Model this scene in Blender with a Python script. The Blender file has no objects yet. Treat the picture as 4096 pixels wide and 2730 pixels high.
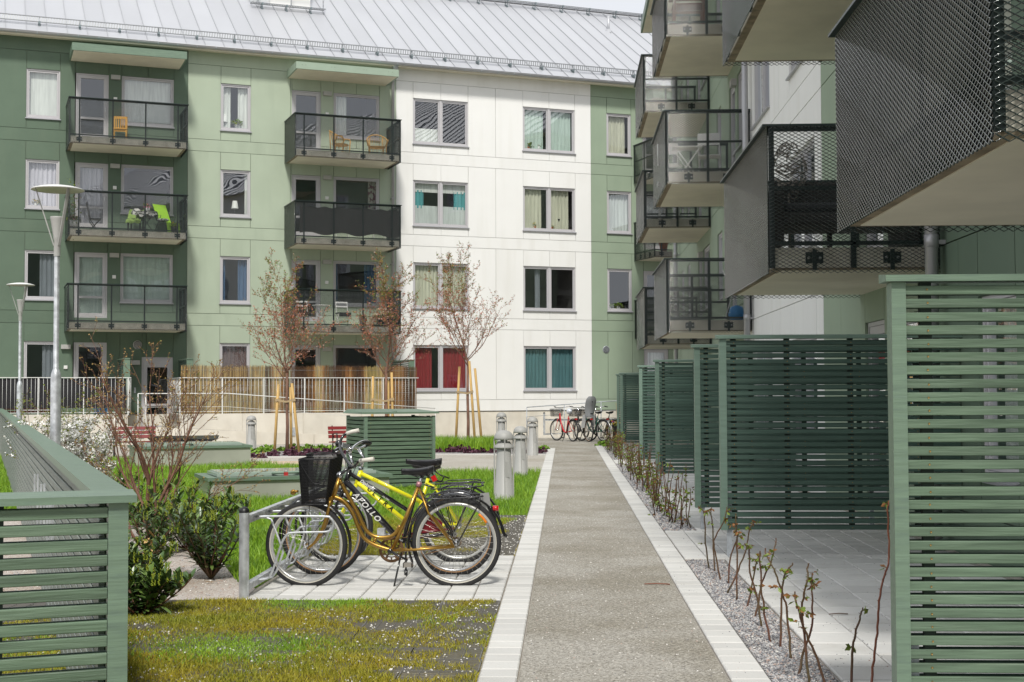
import bpy, math, random
import numpy as np
from mathutils import Vector, Matrix
random.seed(7); np.random.seed(7)
R = math.radians
SC = bpy.context.scene
COL = SC.collection

# ---------------------------------------------------------------- survey of the place
# camera at the origin of the plan, the gravel path runs along +Y, z = 0 is the ground
FOC, PITCH, ROLL, YAW, EYE = 5492.4, .0381095, -.00346331, R(2.18), 1.52
CX, CY = 2048, 1365
def ray(x, y):
    a, b = x-CX, y-CY
    u = a*math.cos(ROLL)+b*math.sin(ROLL); v = -a*math.sin(ROLL)+b*math.cos(ROLL)
    x_, yc, zc = u/FOC, 1.0, -v/FOC
    y_ = yc*math.cos(PITCH)-zc*math.sin(PITCH); z_ = yc*math.sin(PITCH)+zc*math.cos(PITCH)
    return Vector((x_*math.cos(YAW)-y_*math.sin(YAW), x_*math.sin(YAW)+y_*math.cos(YAW), z_))
CAMP = Vector((0, 0, EYE))
def G(x, y, z=0.0):            # sight line met with a level plane
    d = ray(x, y); return CAMP+d*((z-EYE)/d.z)
def YP(x, y, Y):               # sight line met with the plane at distance Y
    d = ray(x, y); return CAMP+d*(Y/d.y)

# ---------------------------------------------------------------- camera
cam = bpy.data.objects.new('camera', bpy.data.cameras.new('camera')); COL.objects.link(cam)
fw = ray(CX, CY).normalized(); rt = (ray(CX+9, CY)-ray(CX-9, CY)).normalized(); up = rt.cross(fw).normalized()
M = Matrix((rt, up, -fw)).transposed().to_4x4(); M.translation = CAMP
cam.matrix_world = M
cam.data.sensor_width = 36; cam.data.lens = FOC*36/4096
cam.data.clip_start = .1; cam.data.clip_end = 2000
cam.data.dof.use_dof = False
SC.camera = cam

# ---------------------------------------------------------------- light
SUN_EL, SUN_AZ = 50, -85       # high sun behind the camera, veiled by thin cloud
w = bpy.data.worlds.new('World'); SC.world = w; w.use_nodes = True
nt = w.node_tree; nt.nodes.clear()
sky = nt.nodes.new('ShaderNodeTexSky'); sky.sky_type = 'NISHITA'; sky.sun_disc = False
sky.sun_elevation = R(SUN_EL); sky.sun_rotation = R(90-SUN_AZ); sky.dust_density = 3
veil = nt.nodes.new('ShaderNodeRGB'); veil.outputs[0].default_value = (9.3, 9.5, 9.9, 1)
tc = nt.nodes.new('ShaderNodeTexCoord'); nz = nt.nodes.new('ShaderNodeTexNoise'); nz.inputs['Scale'].default_value = 2.2; nz.inputs['Detail'].default_value = 5
cr = nt.nodes.new('ShaderNodeMapRange'); cr.inputs[3].default_value = .80; cr.inputs[4].default_value = .97
mx = nt.nodes.new('ShaderNodeMix'); mx.data_type = 'RGBA'
bg = nt.nodes.new('ShaderNodeBackground'); bg.inputs['Strength'].default_value = .1
ow = nt.nodes.new('ShaderNodeOutputWorld'); L = nt.links.new
L(tc.outputs['Generated'], nz.inputs['Vector']); L(nz.outputs['Fac'], cr.inputs[0]); L(cr.outputs[0], mx.inputs[0])
L(sky.outputs[0], mx.inputs[6]); L(veil.outputs[0], mx.inputs[7]); L(mx.outputs[2], bg.inputs[0]); L(bg.outputs[0], ow.inputs[0])
sd = bpy.data.lights.new('sun', 'SUN'); sd.energy = 3.15; sd.angle = R(7); sd.color = (1, .965, .9)
sun = bpy.data.objects.new('sun', sd); COL.objects.link(sun)
sv = Vector((math.cos(R(SUN_EL))*math.cos(R(SUN_AZ)), math.cos(R(SUN_EL))*math.sin(R(SUN_AZ)), math.sin(R(SUN_EL))))
sun.rotation_euler = sv.to_track_quat('Z', 'Y').to_euler(); sun.location = sv*60
SC.view_settings.view_transform = 'Standard'; SC.view_settings.look = 'None'
SC.view_settings.exposure = 0.0; SC.view_settings.gamma = 1; SC.view_settings.use_curve_mapping = False
SC.cycles.max_bounces = 8; SC.cycles.diffuse_bounces = 4; SC.cycles.glossy_bounces = 3; SC.cycles.transparent_max_bounces = 16
SC.cycles.use_denoising = True

# ---------------------------------------------------------------- helpers
class MB:
    """collects shapes, builds ONE mesh object"""
    def __init__(s): s.v = []; s.f = []; s.m = []; s.s = []
    def add(s, vs, fs, mi=0, sm=False):
        o = len(s.v); s.v.extend([tuple(p) for p in vs]); s.f.extend([tuple(i+o for i in f) for f in fs])
        s.m.extend([mi]*len(fs)); s.s.extend([sm]*len(fs)); return s
    def box(s, x0, x1, y0, y1, z0, z1, mi=0):
        return s.add([(x0,y0,z0),(x1,y0,z0),(x1,y1,z0),(x0,y1,z0),(x0,y0,z1),(x1,y0,z1),(x1,y1,z1),(x0,y1,z1)],
                     [(0,3,2,1),(4,5,6,7),(0,1,5,4),(1,2,6,5),(2,3,7,6),(3,0,4,7)], mi)
    def cbox(s, x0, x1, y0, y1, z0, z1, c=.003, mi=0):
        """box along x with its four long edges chamfered"""
        P = [(y0+c,z0),(y1-c,z0),(y1,z0+c),(y1,z1-c),(y1-c,z1),(y0+c,z1),(y0,z1-c),(y0,z0+c)]
        vs = [(x0,a,b) for a,b in P]+[(x1,a,b) for a,b in P]
        return s.add(vs, [tuple(range(7,-1,-1)), tuple(range(8,16))]+[(i,(i+1)%8,(i+1)%8+8,i+8) for i in range(8)], mi)
    def beam(s, p, q, w, h, mi=0, upv=(0,0,1)):
        p, q = Vector(p), Vector(q); d = (q-p).normalized(); u = Vector(upv)
        if abs(d.dot(u)) > .98: u = Vector((0,1,0))
        r = d.cross(u).normalized(); u = r.cross(d)
        c = [r*a*w/2+u*b*h/2 for a,b in ((-1,-1),(1,-1),(1,1),(-1,1))]
        return s.add([p+k for k in c]+[q+k for k in c], [(3,2,1,0),(4,5,6,7)]+[(i,(i+1)%4,(i+1)%4+4,i+4) for i in range(4)], mi)
    def tube(s, pts, r, n=6, mi=0, closed=False, cap=True, sm=True):
        pts = [Vector(p) for p in pts]; k = len(pts)
        rr = list(r) if hasattr(r, '__len__') else [r]*k
        T = []
        for i in range(k):
            a = pts[(i-1)%k] if (closed or i > 0) else pts[i]; b = pts[(i+1)%k] if (closed or i < k-1) else pts[i]
            t = b-a; T.append(t.normalized() if t.length > 1e-9 else Vector((0,0,1)))
        u = T[0].orthogonal().normalized(); vs = []
        for i in range(k):
            u = (u-T[i]*u.dot(T[i]))
            u = u.normalized() if u.length > 1e-6 else T[i].orthogonal().normalized()
            w_ = T[i].cross(u)
            for j in range(n):
                a = 2*math.pi*j/n; vs.append(pts[i]+(u*math.cos(a)+w_*math.sin(a))*rr[i])
        fs = []
        for i in range(k if closed else k-1):
            i2 = (i+1)%k
            for j in range(n):
                j2 = (j+1)%n; fs.append((i*n+j, i*n+j2, i2*n+j2, i2*n+j))
        s.add(vs, fs, mi, sm)
        if cap and not closed:
            o = len(s.v)-len(vs); s.f.append(tuple(o+j for j in range(n-1,-1,-1))); s.f.append(tuple(o+(k-1)*n+j for j in range(n)))
            s.m += [mi,mi]; s.s += [False,False]
        return s
    def lathe(s, prof, n=16, c=(0,0,0), mi=0, sm=True, a0=0, a1=2*math.pi, axis='z'):
        full = abs(a1-a0-2*math.pi) < 1e-6; m = n if full else n+1; vs = []
        for r_, z_ in prof:
            for j in range(m):
                a = a0+(a1-a0)*j/n; x, y = r_*math.cos(a), r_*math.sin(a)
                vs.append({'z':(c[0]+x,c[1]+y,c[2]+z_),'y':(c[0]+x,c[1]+z_,c[2]+y),'x':(c[0]+z_,c[1]+x,c[2]+y)}[axis])
        fs = []
        for i in range(len(prof)-1):
            for j in range(n):
                j2 = (j+1)%m; fs.append((i*m+j, i*m+j2, (i+1)*m+j2, (i+1)*m+j))
        return s.add(vs, fs, mi, sm)
    def quad(s, a, b, c, d, mi=0, sm=False): return s.add([a,b,c,d], [(0,1,2,3)], mi, sm)
    def prism(s, poly, z0, z1, mi=0):
        n = len(poly); return s.add([(x,y,z0) for x,y in poly]+[(x,y,z1) for x,y in poly],
            [tuple(range(n-1,-1,-1)), tuple(range(n,2*n))]+[(i,(i+1)%n,(i+1)%n+n,i+n) for i in range(n)], mi)
    def mesh(s, name, mats, org=(0,0,0)):
        me = bpy.data.meshes.new(name); o = Vector(org)
        V = np.array([tuple(p) for p in s.v], dtype=float).reshape(-1,3)-np.array(tuple(o))
        me.from_pydata(V.tolist(), [], s.f)
        for m in (mats if isinstance(mats,(list,tuple)) else [mats]): me.materials.append(m)
        me.polygons.foreach_set('material_index', s.m); me.polygons.foreach_set('use_smooth', s.s)
        me.update(); return me
    def build(s, name, mats, parent=None, world=False, loc=None, rot=None, **kw):
        org = parent.location if (world and parent is not None) else (0,0,0)
        return link(name, s.mesh(name, mats, org), parent, loc, rot, **kw)
def link(name, me, parent=None, loc=None, rot=None, **kw):
    o = bpy.data.objects.new(name, me); COL.objects.link(o)
    if parent is not None: o.parent = parent
    if loc is not None: o.location = loc
    if rot is not None: o.rotation_euler = rot
    for k, v_ in kw.items(): o[k] = v_
    return o
def thing(name, label, cat, loc=(0,0,0), rz=0, group=None):
    o = bpy.data.objects.new(name, None); COL.objects.link(o); o.location = loc; o.rotation_euler = (0,0,rz)
    o.empty_display_size = .1
    o['label'] = label; o['category'] = cat
    if group: o['group'] = group
    return o
def tag(o, label, cat, group=None):
    o['label'] = label; o['category'] = cat
    if group: o['group'] = group
    return o
def raw(name, V, F, mats, parent=None, smooth=False, mi=None, **kw):
    """big numpy mesh: V (n,3), F (m,k)"""
    me = bpy.data.meshes.new(name); F = np.asarray(F, dtype=np.int32); k = F.shape[1]
    me.vertices.add(len(V)); me.vertices.foreach_set('co', np.asarray(V, dtype=np.float32).ravel())
    me.loops.add(F.size); me.loops.foreach_set('vertex_index', F.ravel())
    me.polygons.add(len(F)); me.polygons.foreach_set('loop_start', np.arange(0, F.size, k, dtype=np.int32))
    me.polygons.foreach_set('loop_total', np.full(len(F), k, dtype=np.int32))
    for m in (mats if isinstance(mats,(list,tuple)) else [mats]): me.materials.append(m)
    if mi is not None: me.polygons.foreach_set('material_index', np.asarray(mi, dtype=np.int32))
    me.polygons.foreach_set('use_smooth', np.full(len(F), smooth, dtype=bool))
    me.update(calc_edges=True); me.validate()
    return link(name, me, parent, **kw)
def copy_tree(src, loc=None, rz=None, label=None, group=None, keep=True):
    c = src.copy(); COL.objects.link(c)
    if loc is not None: c.location = loc
    if rz is not None: c.rotation_euler = (0,0,rz)
    if label: c['label'] = label
    if group: c['group'] = group
    for ch in list(src.children):
        d = ch.copy(); COL.objects.link(d); d.parent = c
        for g in list(ch.children):
            e = g.copy(); COL.objects.link(e); e.parent = d
    return c
def smooth_pts(P, n=6):
    """Catmull-Rom through P"""
    P = [Vector(p) for p in P]; Q = [P[0]*2-P[1]]+P+[P[-1]*2-P[-2]]; out = []
    for i in range(1, len(Q)-2):
        for k in range(n):
            t = k/n; a,b,c,d = Q[i-1],Q[i],Q[i+1],Q[i+2]
            out.append(.5*((2*b)+(c-a)*t+(2*a-5*b+4*c-d)*t*t+(3*b-a-3*c+d)*t**3))
    return out+[P[-1]]

# ---------------------------------------------------------------- materials
MATS = {}
def mat(name, col, rough=.6, metal=0, var=.0, scale=8, bump=0, bscale=60, stretch=None, col2=None, spec=.5, coat=0, coords='Object', dirt=None, fac=(.35,.65), detail=4, ov=0):
    m = bpy.data.materials.new(name); m.use_nodes = True; t = m.node_tree; n = t.nodes; b = n['Principled BSDF']; l = t.links.new
    b.inputs['Roughness'].default_value = rough; b.inputs['Metallic'].default_value = metal
    b.inputs['Specular IOR Level'].default_value = spec; b.inputs['Coat Weight'].default_value = coat
    col = tuple(col)+(1,) if len(col) == 3 else col
    b.inputs['Base Color'].default_value = col
    if var or bump or col2 or dirt:
        tcn = n.new('ShaderNodeTexCoord'); mp = n.new('ShaderNodeMapping'); l(tcn.outputs[coords], mp.inputs[0])
        if stretch: mp.inputs['Scale'].default_value = stretch
        oi = n.new('ShaderNodeObjectInfo'); sc_ = n.new('ShaderNodeVectorMath'); sc_.operation = 'ADD'
        vm = n.new('ShaderNodeVectorMath'); vm.operation = 'SCALE'; vm.inputs[0].default_value = (37,17,29); l(oi.outputs['Random'], vm.inputs['Scale'])
        l(mp.outputs[0], sc_.inputs[0])
        if coords == 'Object': l(vm.outputs[0], sc_.inputs[1])
        else: sc_.inputs[1].default_value = (0,0,0)
    last = None
    if var or col2:
        nz_ = n.new('ShaderNodeTexNoise'); nz_.inputs['Scale'].default_value = scale; nz_.inputs['Detail'].default_value = detail; l(sc_.outputs[0], nz_.inputs['Vector'])
        mr = n.new('ShaderNodeMapRange'); mr.inputs[1].default_value = fac[0]; mr.inputs[2].default_value = fac[1]; l(nz_.outputs['Fac'], mr.inputs[0])
        mix = n.new('ShaderNodeMix'); mix.data_type = 'RGBA'; l(mr.outputs[0], mix.inputs[0])
        c2 = tuple(col2)+(1,) if col2 else tuple(min(1, c*(1+var)) for c in col[:3])+(1,)
        c1 = col if col2 else tuple(c*(1-var) for c in col[:3])+(1,)
        mix.inputs[6].default_value = c1; mix.inputs[7].default_value = c2; last = mix.outputs[2]; l(last, b.inputs['Base Color'])
    if dirt:
        dc, amt, ds, dstr = dirt
        mp2 = n.new('ShaderNodeMapping'); mp2.inputs['Scale'].default_value = dstr; l(sc_.outputs[0], mp2.inputs[0])
        nz2 = n.new('ShaderNodeTexNoise'); nz2.inputs['Scale'].default_value = ds; nz2.inputs['Detail'].default_value = 6; l(mp2.outputs[0], nz2.inputs['Vector'])
        mr2 = n.new('ShaderNodeMapRange'); mr2.inputs[1].default_value = .5; mr2.inputs[2].default_value = .78; mr2.inputs[4].default_value = amt; l(nz2.outputs['Fac'], mr2.inputs[0])
        mix2 = n.new('ShaderNodeMix'); mix2.data_type = 'RGBA'; l(mr2.outputs[0], mix2.inputs[0]); mix2.inputs[7].default_value = tuple(dc)+(1,)
        if last: l(last, mix2.inputs[6])
        else: mix2.inputs[6].default_value = col
        last = mix2.outputs[2]; l(last, b.inputs['Base Color'])
    if ov:
        oi2 = n.new('ShaderNodeObjectInfo'); m4 = n.new('ShaderNodeMapRange'); m4.inputs[3].default_value = 1-ov; m4.inputs[4].default_value = 1+ov; l(oi2.outputs['Random'], m4.inputs[0])
        v4 = n.new('ShaderNodeVectorMath'); v4.operation = 'SCALE'; l(m4.outputs[0], v4.inputs['Scale'])
        if last: l(last, v4.inputs[0])
        else: v4.inputs[0].default_value = col[:3]
        last = v4.outputs[0]; l(last, b.inputs['Base Color'])
    if bump:
        nb = n.new('ShaderNodeTexNoise'); nb.inputs['Scale'].default_value = bscale; nb.inputs['Detail'].default_value = 5; l(sc_.outputs[0], nb.inputs['Vector'])
        bp = n.new('ShaderNodeBump'); bp.inputs['Strength'].default_value = bump; bp.inputs['Distance'].default_value = .01; l(nb.outputs['Fac'], bp.inputs['Height']); l(bp.outputs[0], b.inputs['Normal'])
    MATS[name] = m; return m
def glass(name, tint=(.93,.95,.94), refl=1.75, rough=.0, wav=.006, body=.15, wsc=.9):
    m = bpy.data.materials.new(name); m.use_nodes = True; t = m.node_tree; n = t.nodes; n.clear(); l = t.links.new
    o = n.new('ShaderNodeOutputMaterial'); tr = n.new('ShaderNodeBsdfTransparent'); tr.inputs[0].default_value = tuple(tint)+(1,)
    gl = n.new('ShaderNodeBsdfGlossy'); gl.inputs['Roughness'].default_value = rough; gl.inputs[0].default_value = (.92,.95,1,1)
    lw = n.new('ShaderNodeLayerWeight'); lw.inputs[0].default_value = .5; fr = n.new('ShaderNodeMath'); fr.operation = 'POWER'; fr.inputs[1].default_value = 2.6; l(lw.outputs['Facing'], fr.inputs[0]); mi_ = n.new('ShaderNodeMixShader')
    ad = n.new('ShaderNodeMath'); ad.operation = 'ADD'; ad.inputs[1].default_value = body; ad.use_clamp = True
    geo = n.new('ShaderNodeNewGeometry'); nz_ = n.new('ShaderNodeTexNoise'); nz_.inputs['Scale'].default_value = wsc; nz_.inputs['Detail'].default_value = 1
    bp = n.new('ShaderNodeBump'); bp.inputs['Strength'].default_value = 1; bp.inputs['Distance'].default_value = wav
    l(geo.outputs['Position'], nz_.inputs['Vector']); l(nz_.outputs['Fac'], bp.inputs['Height']); l(bp.outputs[0], gl.inputs['Normal'])
    l(fr.outputs[0], ad.inputs[0]); l(ad.outputs[0], mi_.inputs[0]); l(tr.outputs[0], mi_.inputs[1]); l(gl.outputs[0], mi_.inputs[2]); l(mi_.outputs[0], o.inputs[0])
    MATS[name] = m; return m
STR = ((.4,.38,.33), .25, .5, (2.2,2.2,.18))
m_dgreen = mat('paint_dark_green_panel', (.105,.155,.108), .75, ov=.04, var=.05, scale=1.3, bump=.08, bscale=90, dirt=((.135,.18,.125), .4, 1.2, (2,2,.3)))
m_lgreen = mat('paint_light_green_panel', (.40,.47,.36), .75, ov=.018, var=.03, scale=1.1, bump=.08, bscale=90, dirt=((.31,.37,.28), .45, 1.2, (2,2,.3)))
m_sgreen = mat('paint_sage_green_panel', (.29,.365,.268), .75, ov=.018, var=.03, scale=1.1, bump=.08, bscale=90, dirt=((.25,.33,.24), .35, 1.2, (2,2,.3)))
m_white = mat('paint_white_panel', (.82,.82,.80), .75, ov=.008, var=.012, scale=1.1, bump=.06, bscale=90, dirt=((.68,.67,.62), .38, 1.1, (2.4,2.4,.2)))
m_joint = mat('joint_filler', (.17,.20,.155), .9)
m_jointw = mat('joint_filler_pale', (.56,.56,.53), .9)
m_conc = mat('concrete', (.68,.64,.56), .85, var=.10, scale=1.4, bump=.15, bscale=40, dirt=((.54,.48,.39), .5, 1.0, (2,2,.5)))
m_concw = mat('concrete_slab_edge', (.68,.65,.55), .85, var=.12, scale=5, bump=.2, bscale=40, dirt=((.34,.28,.19), .5, 3, (1,1,1)))
m_rim = mat('slab_rim_brown', (.27,.22,.15), .85, var=.25, scale=6, dirt=((.12,.09,.05), .5, 4, (1,1,1)))
m_soffit = mat('painted_soffit', (.76,.71,.58), .8, var=.05, scale=2, bump=.05, bscale=60)
m_frame = mat('window_frame_grey', (.50,.49,.505), .45, var=.02, scale=3)
m_framel = mat('window_frame_pale', (.62,.61,.62), .45)
m_sill = mat('sill_sheet_metal', (.42,.42,.44), .4, .4)
m_roof = mat('roof_sheet_metal', (.50,.51,.535), .42, .3, ov=.02, var=.04, scale=.35, bump=.02, bscale=2, stretch=(1,.3,1))
m_seam = mat('roof_seam', (.42,.43,.45), .45, .35)
m_gutter = mat('gutter_grey_steel', (.42,.42,.43), .42, .5)
m_galv = mat('galvanised_steel', (.60,.62,.64), .42, .6, var=.22, scale=14, detail=6)
m_galvm = mat('galvanised_matt', (.44,.47,.50), .6, .4, var=.18, scale=18)
m_mesh = mat('mesh_dark_green_metal', (.022,.034,.033), .2, .1, spec=1.0, coat=.8)
m_meshf = mat('rail_frame_dark_green', (.014,.028,.025), .35, spec=.6)
m_bolt = mat('bolt_steel', (.6,.6,.6), .35, 1)
WST = (1.2, 22, 22)
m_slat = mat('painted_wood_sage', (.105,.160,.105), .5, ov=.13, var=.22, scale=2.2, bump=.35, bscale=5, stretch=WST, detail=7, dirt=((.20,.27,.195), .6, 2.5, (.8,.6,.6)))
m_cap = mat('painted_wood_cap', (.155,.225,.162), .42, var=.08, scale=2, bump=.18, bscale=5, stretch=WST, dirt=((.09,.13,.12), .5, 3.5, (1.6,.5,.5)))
m_slatd = mat('painted_wood_shaded_green', (.052,.098,.075), .5, ov=.1, var=.12, scale=2.2, bump=.3, bscale=5, stretch=WST, detail=7, dirt=((.085,.14,.11), .5, 2.5, (.8,.6,.6)))  # darker copy of the sage paint, with the balconies' shade put into the colour
m_batten = mat('batten_dark_wood', (.03,.045,.035), .8)
m_brass = mat('screw_brass', (.30,.20,.07), .4, .8)
m_black = mat('black_plastic', (.012,.012,.013), .4)
m_blackg = mat('black_gloss_paint', (.010,.010,.011), .18, coat=.5)
m_rubber = mat('tyre_rubber', (.022,.022,.023), .8, bump=.4, bscale=120)
m_whitep = mat('white_paint', (.75,.75,.73), .45)
m_curt = mat('curtain_white', (.66,.70,.66), .9, var=.06, scale=3)
m_dark = mat('room_dark', (.045,.045,.05), .9)
m_room = mat('room_wall', (.20,.19,.18), .9)
m_glass = glass('window_glass'); m_glassd = m_glass
m_lampg = mat('lamp_grey_paint', (.37,.37,.355), .5, var=.02, scale=6)
# ================================================================ BUILDINGS
TH = .368101+YAW
FO = Vector((-49.3*math.sin(YAW), 49.3*math.cos(YAW), 0))
def FL(u, off, z=0.0):         # main facade frame: along, towards the yard, up
    return FO+Vector((math.cos(TH), math.sin(TH), 0))*u+Vector((math.sin(TH), -math.cos(TH), 0))*off+Vector((0,0,z))

def expanded_mesh(W, H, a=.066, b=.036, wd=.0115, th=.0052, tilt=90):
    """expanded-metal sheet in the x-z plane, outside towards -y"""
    n = int(round(W/(a/2))); da = W/n; rows = int(round(H/(b/2))); db = H/rows
    i = np.arange(n+1); V = []; F = []
    ct, st = math.cos(R(tilt)), math.sin(R(tilt))
    # section corners: strip lies tilted so that its broad side looks up and out
    cs = np.array([(-wd/2*st, -wd/2*ct*.55), (wd/2*st, wd/2*ct*.55), (wd/2*st, wd/2*ct*.55+th), (-wd/2*st, -wd/2*ct*.55+th)])
    base = 0
    for j in range(rows):
        x = i*da; z = db*(j+((i+j)%2))
        P = np.zeros((n+1, 4, 3)); P[:,:,0] = x[:,None]; P[:,:,1] = cs[None,:,0]; P[:,:,2] = z[:,None]+cs[None,:,1]
        V.append(P.reshape(-1,3)); q = (np.arange(n)*4)[:,None]
        for k in range(4):
            k2 = (k+1)%4; F.append(np.concatenate([base+q+k, base+q+k2, base+q+4+k2, base+q+4+k], axis=1))
        base += (n+1)*4
    V = np.concatenate(V); F = np.concatenate(F)
    me = bpy.data.meshes.new('expanded_mesh'); me.vertices.add(len(V)); me.vertices.foreach_set('co', V.astype(np.float32).ravel())
    me.loops.add(F.size); me.loops.foreach_set('vertex_index', F.astype(np.int32).ravel())
    me.polygons.add(len(F)); me.polygons.foreach_set('loop_start', np.arange(0, F.size, 4, dtype=np.int32)); me.polygons.foreach_set('loop_total', np.full(len(F), 4, dtype=np.int32))
    me.materials.append(m_mesh); me.update(calc_edges=True); return me
BL, BD = 3.52, 1.6            # balcony length and depth
ME_FRONT = expanded_mesh(BL+.10, 1.44); ME_SIDE = expanded_mesh(BD+.04, 1.44)

def slab_mesh():
    s = MB(); s.box(0, BL, -BD, 0, .025, .22, 0); e = .085
    s.box(e, BL-e, -BD+e, 0, 0, .025, 1)
    for x0, x1, y0, y1 in ((0,e,-BD,0),(BL-e,BL,-BD,0),(e,BL-e,-BD,-BD+e)): s.box(x0,x1,y0,y1,.006,.0252,2)
    return s.mesh('balcony_slab', [m_concw, m_soffit, m_rim])
def frame_mesh():
    s = MB(); y = -BD-.035
    s.box(-.07, BL+.07, y-.065, y+.03, 1.405, 1.425)                      # cap strip
    s.box(-.07, -.01, y+.03, 0, 1.405, 1.425); s.box(BL+.01, BL+.07, y+.03, 0, 1.405, 1.425)
    s.box(-.03, BL+.03, y, y+.03, 1.36, 1.40); s.box(-.03, BL+.03, y, y+.03, .24, .28)
    for x in (-.035, BL+.005):
        for z in (.24, .78, 1.36): s.box(x, x+.03, y+.03, 0, z, z+.04)
        for yy in (y+.0, -.06, -.85): s.box(x, x+.03, yy-.001, yy+.05, .02, 1.36)
    for x in (.24, 1.24, 2.24, 3.24): s.box(x, x+.045, y+.001, y+.031, .03, 1.36)
    return s.mesh('railing_frame', m_meshf)
def bracket_mesh():
    s = MB(); s.box(-.085, .085, -.012, 0, -.055, .055); s.box(-.02, .02, -.03, -.012, -.12, .08)
    for x in (-.055, .055): s.lathe([(0,-.028),(.014,-.028),(.016,-.013)], 8, (x,0,0), 1, axis='y')
    return s.mesh('bracket', [m_meshf, m_bolt])
ME_SLAB, ME_RAIL, ME_BR = slab_mesh(), frame_mesh(), bracket_mesh()
def balcony(root, u0, zs, label=None):
    b = link('balcony', ME_SLAB, root, (u0, 0, zs))
    if label: b['label'] = label
    link('railing_frame', ME_RAIL, b)
    link('mesh_panel', ME_FRONT, b, (-.05, -BD-.05, -.035))
    link('mesh_panel', ME_SIDE, b, (-.05, 0, -.035), (0,0,R(-90)))
    link('mesh_panel', ME_SIDE, b, (BL+.05, -BD-.04, -.035), (0,0,R(90)))
    for x in (.2625, 1.2625, 2.2625, 3.2625): link('bracket', ME_BR, b, (x, -BD, .12))
    for x, rz in ((0, -90), (BL, 90)):
        for y in (-.45, -1.2): link('bracket', ME_BR, b, (x, y, .12), (0,0,R(rz)))
    return b
def canopy(root, u0, zs, m):
    s = MB(); s.box(0, BL, -1.5, 0, .02, .24, 0); s.box(.05, BL-.05, -1.45, 0, 0, .02, 1)
    s.box(0,.05,-1.5,0,.002,.0202,0); s.box(BL-.05,BL,-1.5,0,.002,.0202,0); s.box(.05,BL-.05,-1.5,-1.45,.002,.0202,0)
    for x in (.2,.32,1.2,1.3,2.3,2.4,3.15,3.3): s.lathe([(0,-1.503),(.012,-1.503),(.012,-1.49)], 6, (x,0,.14), 2, axis='y')
    return s.build('balcony_roof', [m, m_soffit, m_joint], root, loc=(u0,0,zs))

WCACHE = {}
def window(root, u0, u1, z0, z1, kind='win', curt=(), door_split=.62, label=None, sill=True, mfr=None):
    W, H = u1-u0, z1-z0; key = (round(W,2), round(H,2), kind)
    fr = mfr or m_frame
    if key not in WCACHE:
        s = MB(); e = .045
        def ring(x0,x1,a,b,t,y0,y1,mi=0):
            s.box(x0,x0+t,y0,y1,a,b,mi); s.box(x1-t,x1,y0,y1,a,b,mi); s.box(x0+t,x1-t,y0,y1,a,a+t,mi); s.box(x0+t,x1-t,y0,y1,b-t,b,mi)
        ring(0,W,0,H,e,.035,.14)
        g = MB()
        if kind == 'win2':
            c = W/2; s.box(c-.045,c+.045,.034,.139,e,H-e)
            for a,b in ((e,c-.045),(c+.045,W-e)):
                ring(a+.004,b-.004,e+.004,H-e-.004,.038,.055,.12); g.quad((a+.04,.085,e+.04),(b-.04,.085,e+.04),(b-.04,.085,H-e-.04),(a+.04,.085,H-e-.04))
        elif kind == 'win':
            ring(e+.004,W-e-.004,e+.004,H-e-.004,.045,.055,.12); g.quad((e+.045,.085,e+.045),(W-e-.045,.085,e+.045),(W-e-.045,.085,H-e-.045),(e+.045,.085,H-e-.045))
        elif kind in ('door','entr'):
            t = .10 if kind == 'door' else .13; zz = H*.30; top = H-e-.004 if kind == 'door' else H-.20
            if kind == 'entr': s.box(e, W-e, .04, .13, H-.20, H-e)
            ring(e+.004,W-e-.004,e+.004,top,t,.045,.115); s.box(e+t,W-e-t,.046,.114,zz,zz+.07)
            for a,b in ((e+t,zz),(zz+.07,top-t)): g.quad((e+t,.08,a),(W-e-t,.08,a),(W-e-t,.08,b),(e+t,.08,b))
            s.box(W-e-.075,W-e-.045,.0,.045,H*.42,H*.42+.13,1)
        sl = MB(); sl.add([(-.03,-.055,-.025),(W+.03,-.055,-.025),(W+.03,.05,.012),(-.03,.05,.012),(-.03,-.055,-.05),(W+.03,-.055,-.05),(W+.03,.05,-.05),(-.03,.05,-.05)],
                          [(0,1,2,3),(4,5,1,0),(4,0,3,7),(1,5,6,2),(7,6,5,4)])
        WCACHE[key] = (s.mesh('window', [fr, m_bolt]), g.mesh('pane', m_glass), sl.mesh('sill', m_sill))
    a, g, sl = WCACHE[key]
    o = link({'win':'window','win2':'window','door':'door','entr':'door'}[kind], a, root, (u0, 0, z0))
    if label: o['label'] = label
    link('pane', g, o)
    if sill: link('sill', sl, o)
    for c in curt:
        a0, a1, cm = c[:3]; zz0, zz1 = (c[3], c[4]) if len(c) > 4 else (.03, .97); flat = len(c) > 5
        s = MB(); n = max(4, int((a1-a0)*W/.022)); P = []
        for i in range(n+1):
            x = W*(a0+(a1-a0)*i/n); y = .2 if flat else .21+.024*math.sin(x*47)+.012*math.sin(x*83+1); P.append((x,y))
        vs = [(x,y,H*zz0) for x,y in P]+[(x,y,H*zz1) for x,y in P]
        s.add(vs, [(i,i+1,i+n+2,i+n+1) for i in range(n)], 0, True); s.build('blind' if flat else 'curtain', MATS[cm], o)
    return o

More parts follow.
